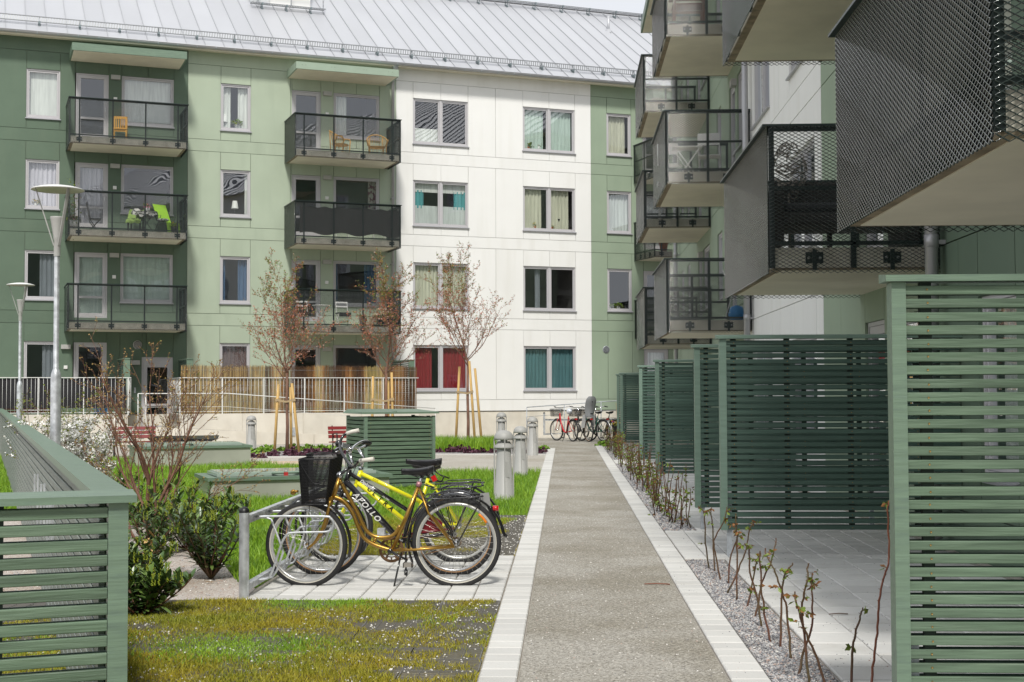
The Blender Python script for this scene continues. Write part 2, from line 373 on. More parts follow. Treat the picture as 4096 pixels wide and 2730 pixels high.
def facade(root, ulo, uhi, zoff, secs, joints, ops, kmax=4, base=.88, ztop=13.05, plinth=True):
    """secs: [(u_end, material, joint material)], joints: u list, ops: openings (u0,u1,z0,z1)"""
    def sec(u):
        for e, m, j in secs:
            if u < e: return m, j
        return secs[-1][1:]
    mats = []; back = MB(); PC = {}
    def mi(m):
        if m not in mats: mats.append(m)
        return mats.index(m)
    ends = [e for e,_,_ in secs if ulo < e < uhi]
    zones = [(12.5, ztop, False)]
    for k in range(kmax):
        zones.append((10.0-2.9*k, 12.5-2.9*k-(0 if k == 0 else .0), True))
        zones.append((9.6-2.9*k, 10.0-2.9*k, False))
    for za, zb, full in zones:
        za += zoff; zb += zoff
        if za < base+zoff-.5: za = base+zoff
        if full is False and zb <= base+zoff+.1: continue
        zc = [o for o in ops if o[2] < zb-.01 and o[3] > za+.01]
        us = sorted(set([round(ulo,3), round(uhi,3)]+[round(e,3) for e in ends]+([round(j,3) for j in joints if ulo < j < uhi] if full else [])+[round(x,3) for o in zc for x in o[:2]]))
        us2 = [us[0]]
        for x in us[1:]:
            if x-us2[-1] > .05: us2.append(x)
        for a, b in zip(us2[:-1], us2[1:]):
            c = (a+b)/2; m, j = sec(c); cuts = sorted([(o[2],o[3]) for o in zc if o[0] <= c <= o[1]])
            z = za; spans = []
            for p, q in cuts:
                if p > z+.02: spans.append((z, p))
                z = max(z, q)
            if z < zb-.02: spans.append((z, zb))
            for p, q in spans:
                back.box(a, b, .03, .32, p, q, mi(j))
                key = (round(b-a,2), round(q-p,2), m.name)
                if key not in PC:
                    s = MB(); g = .007; s.box(g, key[0]-g, 0, .031, g, key[1]-g); PC[key] = s.mesh('facade_panel', m)
                link('facade_panel', PC[key], root, (a, random.uniform(-.001,.001), p))
    if plinth: back.box(ulo, uhi, .04, .35, -.2, base+zoff, mi(m_conc))
    # rooms behind the windows
    ri = MB()
    ri.box(ulo, uhi, 3.2, 3.3, 0, ztop+zoff)
    for k in range(5): ri.box(ulo, uhi, .33, 3.2, 9.3-2.9*k+zoff, 9.55-2.9*k+zoff)
    x = ulo+1.9
    while x < uhi:
        if not any(o[0]-.1 < x < o[1]+.1 for o in ops): ri.box(x-.05, x+.05, .33, 3.2, 0, ztop+zoff); x += 3.6
        else: x += .4
    ri.build('room_wall', m_room, root)
    return back.build('wall', mats, root)

CU = {'c_white':(.72,.74,.70),'c_lilac':(.60,.58,.64),'c_cream':(.62,.62,.50),'c_red':(.30,.02,.03),'c_teal':(.10,.22,.24),'c_blue':(.06,.13,.24),
      'c_brown':(.17,.12,.12),'c_turq':(.10,.38,.40),'c_lace':(.62,.66,.64),'c_mint':(.55,.66,.60),'c_grey':(.22,.24,.27),'c_pattern':(.3,.27,.24)}
for k_, c_ in CU.items(): mat(k_, c_, .9, var=.12, scale=2.5, stretch=(6,6,.5))
MATS['c_pattern'] = mat('curtain_patterned', (.4,.38,.34), .9, col2=(.16,.05,.09), scale=9, fac=(.5,.56))

# ---------------------------------------------------------------- main building
main = thing('apartment_building', 'long four-storey apartment building with green and white panels under a pale metal roof', 'building', FO, TH)
UL, UH = -24.0, 10.5
win = []   # (u0,u1,z0,z1,kind,curtains,sill)
ZT = [11.92-2.9*k for k in range(4)]
A_c = [[(.0,1,'c_white',.03,1.0,1)], [(.0,1,'c_lilac')], [(.45,1,'c_grey')], [(.55,1,'c_grey')]]
Ad_c = [[], [(.15,.85,'c_lilac')], [(0,1,'c_mint',.03,1,1)], []]
Aw_c = [[(0,1,'c_white',.03,1,1)], [], [(.03,.97,'c_mint',.0,.95,1)], []]
B_c = [[(.05,.35,'c_white'),(.6,.95,'c_white')], [(.02,.14,'c_white'),(.84,.98,'c_white')], [(.02,.2,'c_blue'),(.62,.98,'c_blue')], [(.02,.98,'c_brown')]]
Cd_c = [[], [], [], []]; Cw_c = [[(.05,.3,'c_white')], [(0,.08,'c_pattern'),(.78,1,'c_pattern')], [(0,.12,'c_blue'),(.7,1,'c_blue')], [(0,.12,'c_brown')]]
C_c = [[(.0,.48,'c_white',.03,.36,1)], [(.0,.22,'c_turq',.4,.8),(.76,1,'c_turq',.4,.8),(0,1,'c_white',.76,1,1),(0,1,'c_lace',.03,.46,1)], [(.0,1,'c_cream')], [(.04,.36,'c_red'),(.56,.97,'c_red')]]
D_c = [[(.03,.42,'c_mint'),(.52,.95,'c_mint')], [(.02,.38,'c_cream'),(.50,.9,'c_cream')], [(.25,.35,'c_grey')], [(0,1,'c_teal')]]
E_c = [[(.1,.85,'c_cream')], [(.02,.95,'c_lace')], [(.0,.06,'c_white')]]
names = ['top', 'third', 'second', 'ground']
for k in range(4):
    zt = ZT[k]; zb = 10.36-2.9*k; fl = ['top floor','third floor','second floor','ground floor'][k]
    win.append((-16.53,-15.51, zb if k < 3 else .98, zt, 'win', A_c[k], k < 3))
    win.append((-22.4,-20.9, zb, zt, 'win', [(.1,.9,'c_white')], True))
    win.append((-19.6,-18.4, zb, zt, 'win', [], True))
    win.append((-15.02,-14.01, 9.80-2.9*k, zt-.02, 'door', Ad_c[k], False))
    if k < 3: win.append((-13.6,-11.94, 10.33-2.9*k, zt-.01, 'win', Aw_c[k], True))
    win.append((-10.4,-9.4, zb, zt, 'win', B_c[k], True))
    win.append((-8.0,-7.0, 9.80-2.9*k, zt-.04, 'door', Cd_c[k], False))
    win.append((-6.55,-4.92, 10.36-2.9*k, zt-.03, 'win', Cw_c[k], True))
    win.append((-3.70,-1.65, 10.33-2.9*k, zt, 'win2', C_c[k], True))
    win.append((.45,2.51, 10.33-2.9*k, zt, 'win2', D_c[k], True))
    if k < 3:
        win.append((3.80,4.80, zb, zt, 'win', E_c[k], True))
    win.append((5.3,6.3, 9.80-2.9*k, zt-.04, 'door', [(.1,.9,'c_white')] if k%2 else [], False))
win.append((-12.91,-11.91, .47, 2.74, 'entr', [], False))
JT = [-21,-20.9,-18.2,-17.4,-16.53,-15.51,-15.05,-13.97,-13.6,-12.77,-11.92,-11.48,-10.4,-9.4,-8.05,-6.98,-6.55,-5.75,-4.9,-4.32,-3.70,-2.675,-1.65,-.606,.45,1.48,2.51,3.146,3.8,4.8,5.28,6.34,7.4,8.5]
SECS = [(-11.48, m_dgreen, m_joint), (-4.32, m_lgreen, m_joint), (3.146, m_white, m_jointw), (99, m_sgreen, m_joint)]
facade(main, UL, UH, 0, SECS, JT, [w_[:4] for w_ in win])
m_white_frame_kinds = None
for u0,u1,z0,z1,kd,cu,sl in win: window(main, u0,u1,z0,z1,kd,cu,sill=sl)
for c0, ff in ((-15.27, ('top','third','second')), (-8.2, ('top','third','second')), (4.95, ('top','third','second'))):
    for k in range(3): balcony(main, c0, 9.35-2.9*k)
for c0, m in ((-15.24, m_cap), (-8.18, mat('canopy_pale_green', (.30,.38,.295), .6, var=.04, scale=2)), (4.97, m_cap)): canopy(main, c0, 12.27, MATS['canopy_pale_green'] if c0 != -15.24 else m_cap)
# little fittings by the balcony doors
lamp_s = MB(); lamp_s.cbox(-.145,.145,-.12,-.002,-.07,.07,.008); ME_WL = lamp_s.mesh('wall_lamp', mat('fitting_grey', (.42,.42,.40), .5))
sock = MB(); sock.cbox(-.055,.055,-.05,-.002,-.055,.055,.01); ME_SO = sock.mesh('socket', m_whitep)
for k in range(3):
    for u in (-13.8, -6.79): link('wall_lamp', ME_WL, main, (u, 0, 11.83-2.9*k)); link('wall_socket', ME_SO, main, (u, 0, 11.13-2.9*k))
for u, z in ((-15.27, 3.05), (-13.12, 2.56), (-6.79, 3.05)): link('wall_lamp', ME_WL, main, (u, 0, z))
link('wall_socket', ME_SO, main, (-15.27, 0, 2.4))
link('doorbell_panel', MB().box(-.03,.03,-.02,-.002,-.09,.09).mesh('doorbell_panel', m_galvm), main, (-13.12,0,1.66))
def vent(root, u, z, m1, m2):
    s = MB(); s.lathe([(.125,-.02),(.14,-.012),(.14,0)], 20, (0,0,0), 0, axis='y'); s.lathe([(0,-.004),(.125,-.004)], 20, (0,0,0), 1, axis='y')
    for i in range(7):
        z_ = -.09+i*.03; wv = math.sqrt(max(0,.118**2-z_**2)); s.box(-wv, wv, -.02, -.006, z_-.006, z_+.006, 0)
    return s.build('vent_grille', [m1, m2], root, loc=(u, 0, z))
vent(main, -13.05, 3.14, m_framel, m_dark); vent(main, 3.72, 3.12, m_galvm, m_dark)
# downpipe and gutter
s = MB(); s.tube([(0,-.42,12.86),(0,-.40,12.72),(0,-.12,12.45),(0,-.12,.3)], .055, 10)
s.lathe([(.15,.0),(.14,-.05),(.06,-.22)], 10, (0,-.42,12.95))
for z in (1.5,3.8,6.0,8.3,10.7): s.box(-.07,.07,-.19,-.0,z,z+.04)
s.build('downpipe', m_gutter, main, loc=(-4.47,0,0))
s = MB(); ang = [math.pi+math.pi*i/7 for i in range(8)]
pr = [(-.58+.075*math.cos(a), 12.97+.075*math.sin(a)) for a in ang]
for (y0,z0),(y1,z1) in zip(pr[:-1], pr[1:]): s.quad((UL,y0,z0),(UH,y0,z0),(UH,y1,z1),(UL,y1,z1),0,True)
s.tube([(UL,-.655,12.975),(UH,-.655,12.975)], .012, 6)
s.box(UL, UH, -.50, .33, 12.93, 12.96, 1); s.box(UL, UH, -.512, -.50, 12.86, 13.0, 1)
s.build('gutter', [m_gutter, m_soffit], main)
s = MB()
for (y0,z0),(y1,z1) in zip(pr[:-1], pr[1:]): s.quad((0,y0*1.0-.004,z0-.005),(.035,y0-.004,z0-.005),(.035,y1-.004,z1-.005),(0,y1-.004,z1-.005))
ME_GB = s.mesh('gutter_bracket', m_galvm); x = UL+.3
while x < UH: link('gutter_bracket', ME_GB, main, (x,0,0)); x += .62
# roof
RPH = R(32); EY, EZ, RY = -.56, 12.98, 7.35; RZ = EZ+(RY-EY)*math.tan(RPH)
def rp(y, h=0.0): return (y-h*math.sin(RPH), EZ+(y-EY)*math.tan(RPH)+h*math.cos(RPH))
def roof_panel_mesh(Wp=.62, ry=RY):
    s = MB(); a = rp(EY); b = rp(ry); s.add([(0,a[0],a[1]),(Wp,a[0],a[1]),(Wp,b[0],b[1]),(0,b[0],b[1])], [(0,1,2,3)], 0)
    a1 = rp(EY,.032); b1 = rp(ry,.032); t = .012
    s.add([(-t,a[0],a[1]),(t,a[0],a[1]),(t,b[0],b[1]),(-t,b[0],b[1]),(-t,a1[0],a1[1]),(t,a1[0],a1[1]),(t,b1[0],b1[1]),(-t,b1[0],b1[1])], [(4,5,6,7),(0,4,7,3),(1,2,6,5),(0,1,5,4)], 1)
    return s.mesh('roof_panel', [m_roof, m_seam])
ME_RP = roof_panel_mesh(); n_p = int((UH-UL)/.62)
for i in range(n_p): link('roof_panel', ME_RP, main, (UL+.62*i,0,0))
s = MB(); a = rp(EY); b = rp(RY); s.add([(UL,-a[0]+2*RY,a[1]-.0),(UH,-a[0]+2*RY,a[1]),(UH,b[0],b[1]),(UL,b[0],b[1])], [(0,3,2,1)]); s.beam((UL,RY,RZ+.03),(UH,RY,RZ+.03),.22,.05)
s.add([(UL,.05,ZB_) for ZB_ in (12.9,)]+[(UL,RY,RZ),(UL,2*RY,12.9)], [(0,1,2)])
s.build('roof_ridge', m_roof, main)
m_railz = mat('rail_zinc', (.26,.27,.28), .5, .6)
def guard(root, u0, u1, y, step, hgt, tilt, name, bstep=1.24, wdt=.16):
    """perforated snow rail: two strings, close-set bars, brackets"""
    s = MB(); o = rp(y, hgt); t = R(tilt); dy, dz = math.cos(t)*wdt, math.sin(t)*wdt
    p0 = (o[0], o[1]); p1 = (o[0]+dy, o[1]+dz)
    for p in (p0, p1): s.beam((u0,p[0],p[1]),(u1,p[0],p[1]),.02,.03)
    x = u0
    while x < u1:
        s.add([(x,p0[0],p0[1]),(x+step*.5,p0[0],p0[1]),(x+step*.8,p1[0],p1[1]),(x+step*.3,p1[0],p1[1])], [(0,1,2,3)]); x += step
    s.build(name, m_railz, root)
    b = MB(); f0 = rp(y-.05); f1 = rp(y+.16); b.beam((0,f0[0],f0[1]),(0,o[0]+dy*.2,o[1]+dz*.2),.025,.03); b.beam((0,f1[0],f1[1]),(0,p1[0],p1[1]),.025,.03); b.beam((0,f0[0],f0[1]+.02),(0,f1[0],f1[1]+.02),.07,.05); b.box(-.03,.03,o[0]-.02,o[0]+.05,o[1]-.06,o[1]+.02)
    mb_ = b.mesh('rail_bracket', mat('bracket_zinc', (.20,.24,.25), .5, .6)); x = u0+.4
    while x < u1: link('rail_bracket', mb_, root, (x,0,0)); x += bstep
guard(main, UL, UH, -.02, .085, .12, 72, 'snow_guard', wdt=.19)
guard(main, UL, UH, RY-.55, .07, .30, 8, 'ridge_walkway', 1.24, .34)
guard(main, -8.75, -6.0, 3.62, .06, .22, 6, 'roof_walkway', .9, .30)
s = MB()
for x in (-8.55,-7.3,-6.1):
    o = rp(3.62,.22); s.tube([(x,o[0],o[1]),(x,o[0],o[1]+1.1)], .02, 6)
for h_ in (.5, 1.1): s.tube([(-8.55,o[0],o[1]+h_),(-6.1,o[0],o[1]+h_)], .018, 6)
for x in (-8.7,-8.35): s.beam((x, *rp(3.9,.12)), (x, *rp(6.9,.12)), .03, .03)
for i in range(12): q = rp(4.0+i*.25,.12); s.tube([(-8.7,q[0],q[1]),(-8.35,q[0],q[1])], .012, 5)
s.build('roof_ladder', m_galv, main)
s = MB(); z0 = rp(4.1)[1]; s.box(-7.95,-6.45,4.1,6.2,z0-.3,z0+2.3); s.box(-8.1,-6.3,3.95,6.3,z0+2.3,z0+2.4,1); s.build('roof_cabin', [m_whitep, m_seam], main)
s = MB(); q = rp(5.05); s.tube([(0,q[0],q[1]-.1),(0,q[0],q[1]+.62)], .06, 12); s.lathe([(.24,-.12),(.14,.02),(.062,.09)], 4, (0,q[0],q[1])); s.build('vent_pipe', m_roof, main, loc=(6.27,0,0))

# ---------------------------------------------------------------- side building along the path
WX = 3.64
side = thing('side_building', 'apartment block along the right side of the path with stacked dark mesh balconies', 'building', (WX,0,0), R(-90))
WCACHE.clear()
ZO = -.87; swin = []; sUL, sUH = -46.0, 3.0
def Y2u(a, b): return (-b, -a)
BY = [6.45, 13.45, 26.75, 34.0]
for k in range(4):
    zt = ZT[k]+ZO; zb = 10.36-2.9*k+ZO
    for y0 in BY:
        a, b = Y2u(y0+.35, y0+1.95); swin.append((a,b,zb,zt,'win',[(0,.2,'c_white'),(.8,1,'c_white')] if k%2 else [],True))
        a, b = Y2u(y0+2.3, y0+3.3); swin.append((a,b,9.80-2.9*k+ZO,zt,'door',[],False))
    for y0, y1 in ((19.95,22.1),(24.2,26.3)): swin.append((-y1,-y0,zb,zt,'win2',[(0,.2,'c_lace')],True))
    for y0 in (11.2, 31.6, 39.6): swin.append((-y0-1,-y0,zb,zt,'win',[(.1,.5,'c_white')],True))
    swin.append((-42.7,-41.7,zb,zt,'win',[],True))
JS = sorted([x for w_ in swin for x in w_[:2]]+[-45,-43.7,-40.2,-33,-28.5,-27.5,-23.2,-19.4,-18.2,-15,-12.8,-8.4,-6,-5,-4,-3,-2,-1,0,1])
SS = [(-27.5, m_sgreen, m_joint), (-19.4, m_white, m_jointw), (-13.75, m_sgreen, m_joint), (99, m_dgreen, m_joint)]
facade(side, sUL, sUH, ZO, SS, JS, [w_[:4] for w_ in swin], base=.95)
for u0,u1,z0,z1,kd,cu,sl in swin: window(side,u0,u1,z0,z1,kd,cu,sill=sl)
for y0 in BY:
    for k in range(3): balcony(side, -y0-BL, 8.46-2.9*k+.05)
    canopy(side, -y0-BL+.02, 12.27+ZO, m_cap)
    for k in range(3): link('wall_lamp', ME_WL, side, (-y0-2.1, 0, 11.8-2.9*k+ZO))
for y in (13.22, 26.5, 43.2):
    s = MB(); s.tube([(0,-.13,11.9),(0,-.13,.05)], .062, 14)
    for z in (1.5,2.9,5.8,8.6): s.lathe([(.062,0),(.069,.0),(.069,.12),(.062,.12)], 14, (0,-.13,z)); s.box(-.02,.02,-.08,0,z+.03,z+.07)
    s.build('downpipe', m_gutter, side, loc=(-y,0,0))
s = MB()
for (y0,z0),(y1,z1) in zip(pr[:-1], pr[1:]): s.quad((sUL,y0,z0+ZO),(sUH,y0,z0+ZO),(sUH,y1,z1+ZO),(sUL,y1,z1+ZO),0,True)
s.box(sUL, sUH, -.50, .33, 12.93+ZO, 12.96+ZO, 1); s.build('gutter', [m_gutter, m_soffit], side)
s = MB(); x = sUL
a = rp(EY); b = rp(RY); s.add([(sUL,a[0],a[1]+ZO),(sUH,a[0],a[1]+ZO),(sUH,b[0],b[1]+ZO),(sUL,b[0],b[1]+ZO),(sUL,2*RY-a[0],a[1]+ZO),(sUH,2*RY-a[0],a[1]+ZO)], [(0,1,2,3),(3,2,5,4),(0,3,4)], 0)
while x < sUH: s.beam((x,a[0],a[1]+ZO+.02),(x,b[0],b[1]+ZO+.02),.024,.06,1); x += .62
s.build('roof', [m_roof, m_seam], side)
# ================================================================ GROUND
def ground_mat(name, cols, patch=None, fine=260, vor=120, bump=.5, patch_s=.6, rough=.95, speck=None):
    m = bpy.data.materials.new(name); m.use_nodes = True; t = m.node_tree; n = t.nodes; b = n['Principled BSDF']; l = t.links.new
    b.inputs['Roughness'].default_value = rough; b.inputs['Specular IOR Level'].default_value = .2
    g = n.new('ShaderNodeNewGeometry'); v = n.new('ShaderNodeTexVoronoi'); v.inputs['Scale'].default_value = vor; l(g.outputs['Position'], v.inputs['Vector'])
    sx = n.new('ShaderNodeSeparateColor'); l(v.outputs['Color'], sx.inputs[0])
    rmp = n.new('ShaderNodeValToRGB'); e = rmp.color_ramp.elements; k = len(cols)
    e[0].color = cols[0]+(1,); e[1].color = cols[-1]+(1,)
    for i in range(1, k-1): e.new(i/(k-1)).color = cols[i]+(1,)
    l(sx.outputs[0], rmp.inputs[0]); last = rmp.outputs[0]
    nz_ = n.new('ShaderNodeTexNoise'); nz_.inputs['Scale'].default_value = fine; nz_.inputs['Detail'].default_value = 3; l(g.outputs['Position'], nz_.inputs['Vector'])
    mm = n.new('ShaderNodeMapRange'); mm.inputs[1].default_value = .3; mm.inputs[2].default_value = .7; mm.inputs[3].default_value = .72; mm.inputs[4].default_value = 1.28; l(nz_.outputs['Fac'], mm.inputs[0])
    mu = n.new('ShaderNodeVectorMath'); mu.operation = 'SCALE'; l(last, mu.inputs[0]); l(mm.outputs[0], mu.inputs['Scale']); last = mu.outputs[0]
    if patch:
        n2 = n.new('ShaderNodeTexNoise'); n2.inputs['Scale'].default_value = patch_s; n2.inputs['Detail'].default_value = 7; n2.inputs['Roughness'].default_value = .62; l(g.outputs['Position'], n2.inputs['Vector'])
        m2 = n.new('ShaderNodeMapRange'); m2.inputs[1].default_value = .42; m2.inputs[2].default_value = .62; l(n2.outputs['Fac'], m2.inputs[0])
        mx_ = n.new('ShaderNodeMix'); mx_.data_type = 'RGBA'; mx_.blend_type = 'MULTIPLY'; l(m2.outputs[0], mx_.inputs[0]); l(last, mx_.inputs[6]); mx_.inputs[7].default_value = patch+(1,); last = mx_.outputs[2]
    if speck:
        v3 = n.new('ShaderNodeTexVoronoi'); v3.inputs['Scale'].default_value = speck[1]; l(g.outputs['Position'], v3.inputs['Vector'])
        s3 = n.new('ShaderNodeMath'); s3.operation = 'LESS_THAN'; s3.inputs[1].default_value = speck[2]; l(v3.outputs['Distance'], s3.inputs[0])
        mx3 = n.new('ShaderNodeMix'); mx3.data_type = 'RGBA'; l(s3.outputs[0], mx3.inputs[0]); l(last, mx3.inputs[6]); mx3.inputs[7].default_value = speck[0]+(1,); last = mx3.outputs[2]
    l(last, b.inputs['Base Color'])
    bp = n.new('ShaderNodeBump'); bp.inputs['Strength'].default_value = bump; bp.inputs['Distance'].default_value = .006; l(v.outputs['Distance'], bp.inputs['Height']); l(bp.outputs[0], b.inputs['Normal'])
    MATS[name] = m; return m
m_path = ground_mat('path_gravel', [(.17,.155,.13),(.355,.335,.295),(.44,.42,.375),(.31,.29,.255),(.57,.55,.50)], patch=(.74,.72,.67), vor=130, fine=45, patch_s=.7, speck=((.78,.76,.70), 38, .10))
m_yard = ground_mat('yard_gravel', [(.34,.31,.27),(.46,.44,.39),(.52,.50,.46),(.42,.385,.34)], patch=(.86,.84,.8), vor=140, patch_s=.5)
m_chip = ground_mat('bed_gravel', [(.10,.10,.105),(.25,.245,.25),(.38,.37,.37),(.22,.19,.18),(.50,.49,.48)], vor=85, fine=200, bump=1)
m_chipw = ground_mat('shrub_bed_gravel', [(.33,.27,.24),(.52,.49,.46),(.60,.58,.54),(.44,.34,.29),(.66,.64,.6)], vor=85, patch=(.8,.76,.7), bump=1)
m_soil = ground_mat('lawn_soil', [(.09,.14,.02),(.12,.18,.03),(.08,.09,.03)], vor=60)
m_moss = ground_mat('mossy_soil', [(.26,.20,.04),(.36,.28,.08),(.44,.40,.32),(.22,.19,.08)], patch=(.7,.75,.4), vor=70, patch_s=2.5)
m_sandj = ground_mat('joint_sand', [(.22,.19,.155),(.34,.30,.26)], vor=90)
m_sand = ground_mat('sand', [(.52,.40,.30),(.60,.47,.36)], vor=200, fine=80)
m_pav = mat('paver_concrete', (.60,.595,.57), .85, ov=.10, var=.05, scale=1.1, bump=.25, bscale=70, dirt=((.42,.40,.36), .4, 2.2, (1,1,1)))
m_pavb = mat('patio_slab_concrete', (.64,.635,.61), .85, ov=.10, var=.06, scale=1.1, bump=.25, bscale=70, dirt=((.34,.32,.28), .5, 2.2, (1,1,1)))

def sheet(name, poly, z, m, kind='structure', lbl=None):
    s = MB(); s.add([(p[0],p[1],z) for p in poly], [tuple(range(len(poly)))]); return s.build(name, m, kind=kind)
sheet('ground', [(-150,-80),(150,-80),(150,220),(-150,220)], -.03, m_yard)
sheet('courtyard', [(-34,-6),(WX,-6),(WX,60),(-34,60)], 0, m_yard)
sheet('gravel_path', [(-.25,-5),(.86,-5),(.86,39.9),(3.6,42.5),(3.6,50),(-12,47.5),(-3.4,38.6),(-.6,37.9),(-.25,37.9)], .004, m_path)
def paver_mesh(w_, d_, name, m, h=.014, g=.007, c=.007):
    s = MB(); x0,x1,y0,y1 = g*.5,w_-g*.5,g,d_-g
    s.add([(x0,y0,-.03),(x1,y0,-.03),(x1,y1,-.03),(x0,y1,-.03),(x0,y0,h-c),(x1,y0,h-c),(x1,y1,h-c),(x0,y1,h-c),(x0+c,y0+c,h),(x1-c,y0+c,h),(x1-c,y1-c,h),(x0+c,y1-c,h)],
          [(0,1,5,4),(1,2,6,5),(2,3,7,6),(3,0,4,7),(4,5,9,8),(5,6,10,9),(6,7,11,10),(7,4,8,11),(8,9,10,11)]); return s.mesh(name, m)
ME_P = paver_mesh(.21,.21,'paver',m_pav); ME_P2 = paver_mesh(.35,.35,'slab',m_pavb)
def pave(name, x0, x1, y0, y1, me, w_, d_, pname='paver', z=.004, jit=.0015):
    base = sheet(name, [(x0,y0),(x1,y0),(x1,y1),(x0,y1)], z, m_sandj)
    nx = int((x1-x0)/w_+.5); ny = int((y1-y0)/d_+.5); cnt = 0; rest = MB()
    for j in range(ny):
        for i in range(nx):
            dz = random.uniform(-jit, jit)
            if cnt < 295: link(pname, me, base, (x0+i*w_, y0+j*d_, dz+.006), (random.uniform(-.003,.003), random.uniform(-.003,.003), 0)); cnt += 1
            else: 
                vs = [v.co+Vector((x0+i*w_, y0+j*d_, dz+.006)) for v in me.vertices]; rest.add(vs, [tuple(p.vertices) for p in me.polygons])
    if rest.v: rest.build(pname+'_field', me.materials[0], base, kind='stuff')
    return base
pave('kerb_strip', -.465, -.255, 4.6, 37.7, ME_P, .21, .21)
pave('kerb_strip', .865, 1.075, 5.0, 39.9, ME_P, .21, .21)
pave('bicycle_pad', -2.36, -.47, 10.05, 12.8, ME_P, .21, .2115)
# right-hand side: planting strips of grey chippings between patios and paved crossings
beds = [(4.5, 12.55), (15.15, 29.3), (31.2, 38.2)]
for a, b in beds: sheet('gravel_bed', [(1.08,a),(1.43,a),(1.43,b),(1.08,b)], .006, m_chip)
pave('paved_crossing', 1.08, 1.08+.21*12, 12.58, 15.1, ME_P, .21, .21)
pave('paved_crossing', 1.08, 1.43, 29.35, 31.1, ME_P, .175, .21)
pave('patio', 1.44, 3.54, 4.85, 12.55, ME_P2, .35, .35, 'slab')
pave('patio', 1.44, 3.54, 15.12, 26.0, ME_P2, .35, .35, 'slab')
pave('patio', 1.44, 3.54, 26.1, 39.0, ME_P2, .35, .35, 'slab')

# lawn, moss grid, shrub bed
far_r = FL(-7.9, 21.2); far_l = FL(-16.5, 15.0)
lawn = [(-.47,17.0),(-.47,far_r.y-.1),(-2.6,26.6),(-4.4,27.4),(-6.4,29.4),(-10.8,32.4),(-17,34.5),(-17,24),(-6.6,17.5),(-4.25,15.0),(-3.25,12.8),(-2.66,11.1),(-2.42,10.7),(-2.42,17.0)]
sheet('lawn', lawn, .005, m_soil)
moss_a = [(-5.2,4.0),(-.47,4.0),(-.47,10.03),(-2.7,10.0),(-3.3,9.5),(-4.2,8.3),(-5.2,7.0)]
moss_b = [(-2.4,12.84),(-.47,12.84),(-.47,17.02),(-2.4,17.02)]
sheet('grass_grid_ground', moss_a, .005, m_moss); sheet('grass_grid_ground', moss_b, .005, m_moss)
shrub = [(-5.2,7.0),(-4.2,8.3),(-3.3,9.5),(-2.7,10.0),(-2.36,10.0),(-2.42,10.7),(-2.66,11.1),(-3.25,12.8),(-4.25,15.0),(-6.6,17.5),(-17,24),(-17,6)]
sheet('shrub_bed', shrub, .004, m_chipw)
# planting beds in front of the terrace and the sand pit
pbed = [tuple(G(985,1832)[:2]), tuple(G(1395,1829)[:2]), tuple(G(1440,1800)[:2]), tuple(G(985,1795)[:2])]
pbed2 = [tuple(G(1715,1820)[:2]), tuple(G(2192,1822)[:2]), tuple(G(2192,1793)[:2]), tuple(G(1720,1785)[:2])]
sheet('planting_bed', pbed, .012, m_chip); sheet('planting_bed', pbed2, .012, m_chip)
s = MB(); c = G(1150,1854); s.lathe([(0,.03),(.8,.02),(1.0,.0)], 24, (c.x,c.y,0)); 
for v_i in range(len(s.v)): v = s.v[v_i]; s.v[v_i] = (c.x+(v[0]-c.x)*.95, c.y+(v[1]-c.y)*.6, v[2]+.006)
s.build('sand_pit', m_sand, kind='structure')
def kerb(pts, name='bed_edging', h=.03, w_=.06, m=m_pav):
    s = MB()
    for a, b in zip(pts[:-1], pts[1:]): s.beam((a[0],a[1],h/2),(b[0],b[1],h/2),w_,h)
    return s.build(name, m, kind='structure')
kerb([pbed[3],pbed[0],pbed[1],pbed[2]]); kerb([pbed2[3],pbed2[0],pbed2[1]])

# ---------------------------------------------------------------- scatter
def inside(P, poly):
    x, y = P[:,0], P[:,1]; c = np.zeros(len(P), bool); n = len(poly)
    for i in range(n):
        x1,y1 = poly[i][:2]; x2,y2 = poly[(i+1)%n][:2]
        if y1 == y2: continue
        c ^= ((y1 > y) != (y2 > y)) & (x < (x2-x1)*(y-y1)/(y2-y1)+x1)
    return c
def scatter(poly, n, bias=None):
    P = np.array([p[:2] for p in poly]); lo, hi = P.min(0), P.max(0); Q = np.random.rand(n*3, 2)*(hi-lo)+lo; Q = Q[inside(Q, poly)]
    # nothing beyond the picture's edges needs blades
    ang = Q[:,0]/np.maximum(Q[:,1],.1); Q = Q[(ang > -.50)&(ang < .48)]
    if bias is not None: Q = Q[np.random.rand(len(Q)) < bias(Q)]
    return Q[:n]
def vnoise(Q, s, seed=0):
    rng = np.random.RandomState(seed); T = rng.rand(64,64); x, y = Q[:,0]*s, Q[:,1]*s; i, j = np.floor(x).astype(int), np.floor(y).astype(int); fx, fy = x-i, y-j
    fx, fy = fx*fx*(3-2*fx), fy*fy*(3-2*fy); a = T[i%64,j%64]; b = T[(i+1)%64,j%64]; c = T[i%64,(j+1)%64]; d = T[(i+1)%64,(j+1)%64]
    return a*(1-fx)*(1-fy)+b*fx*(1-fy)+c*(1-fx)*fy+d*fx*fy
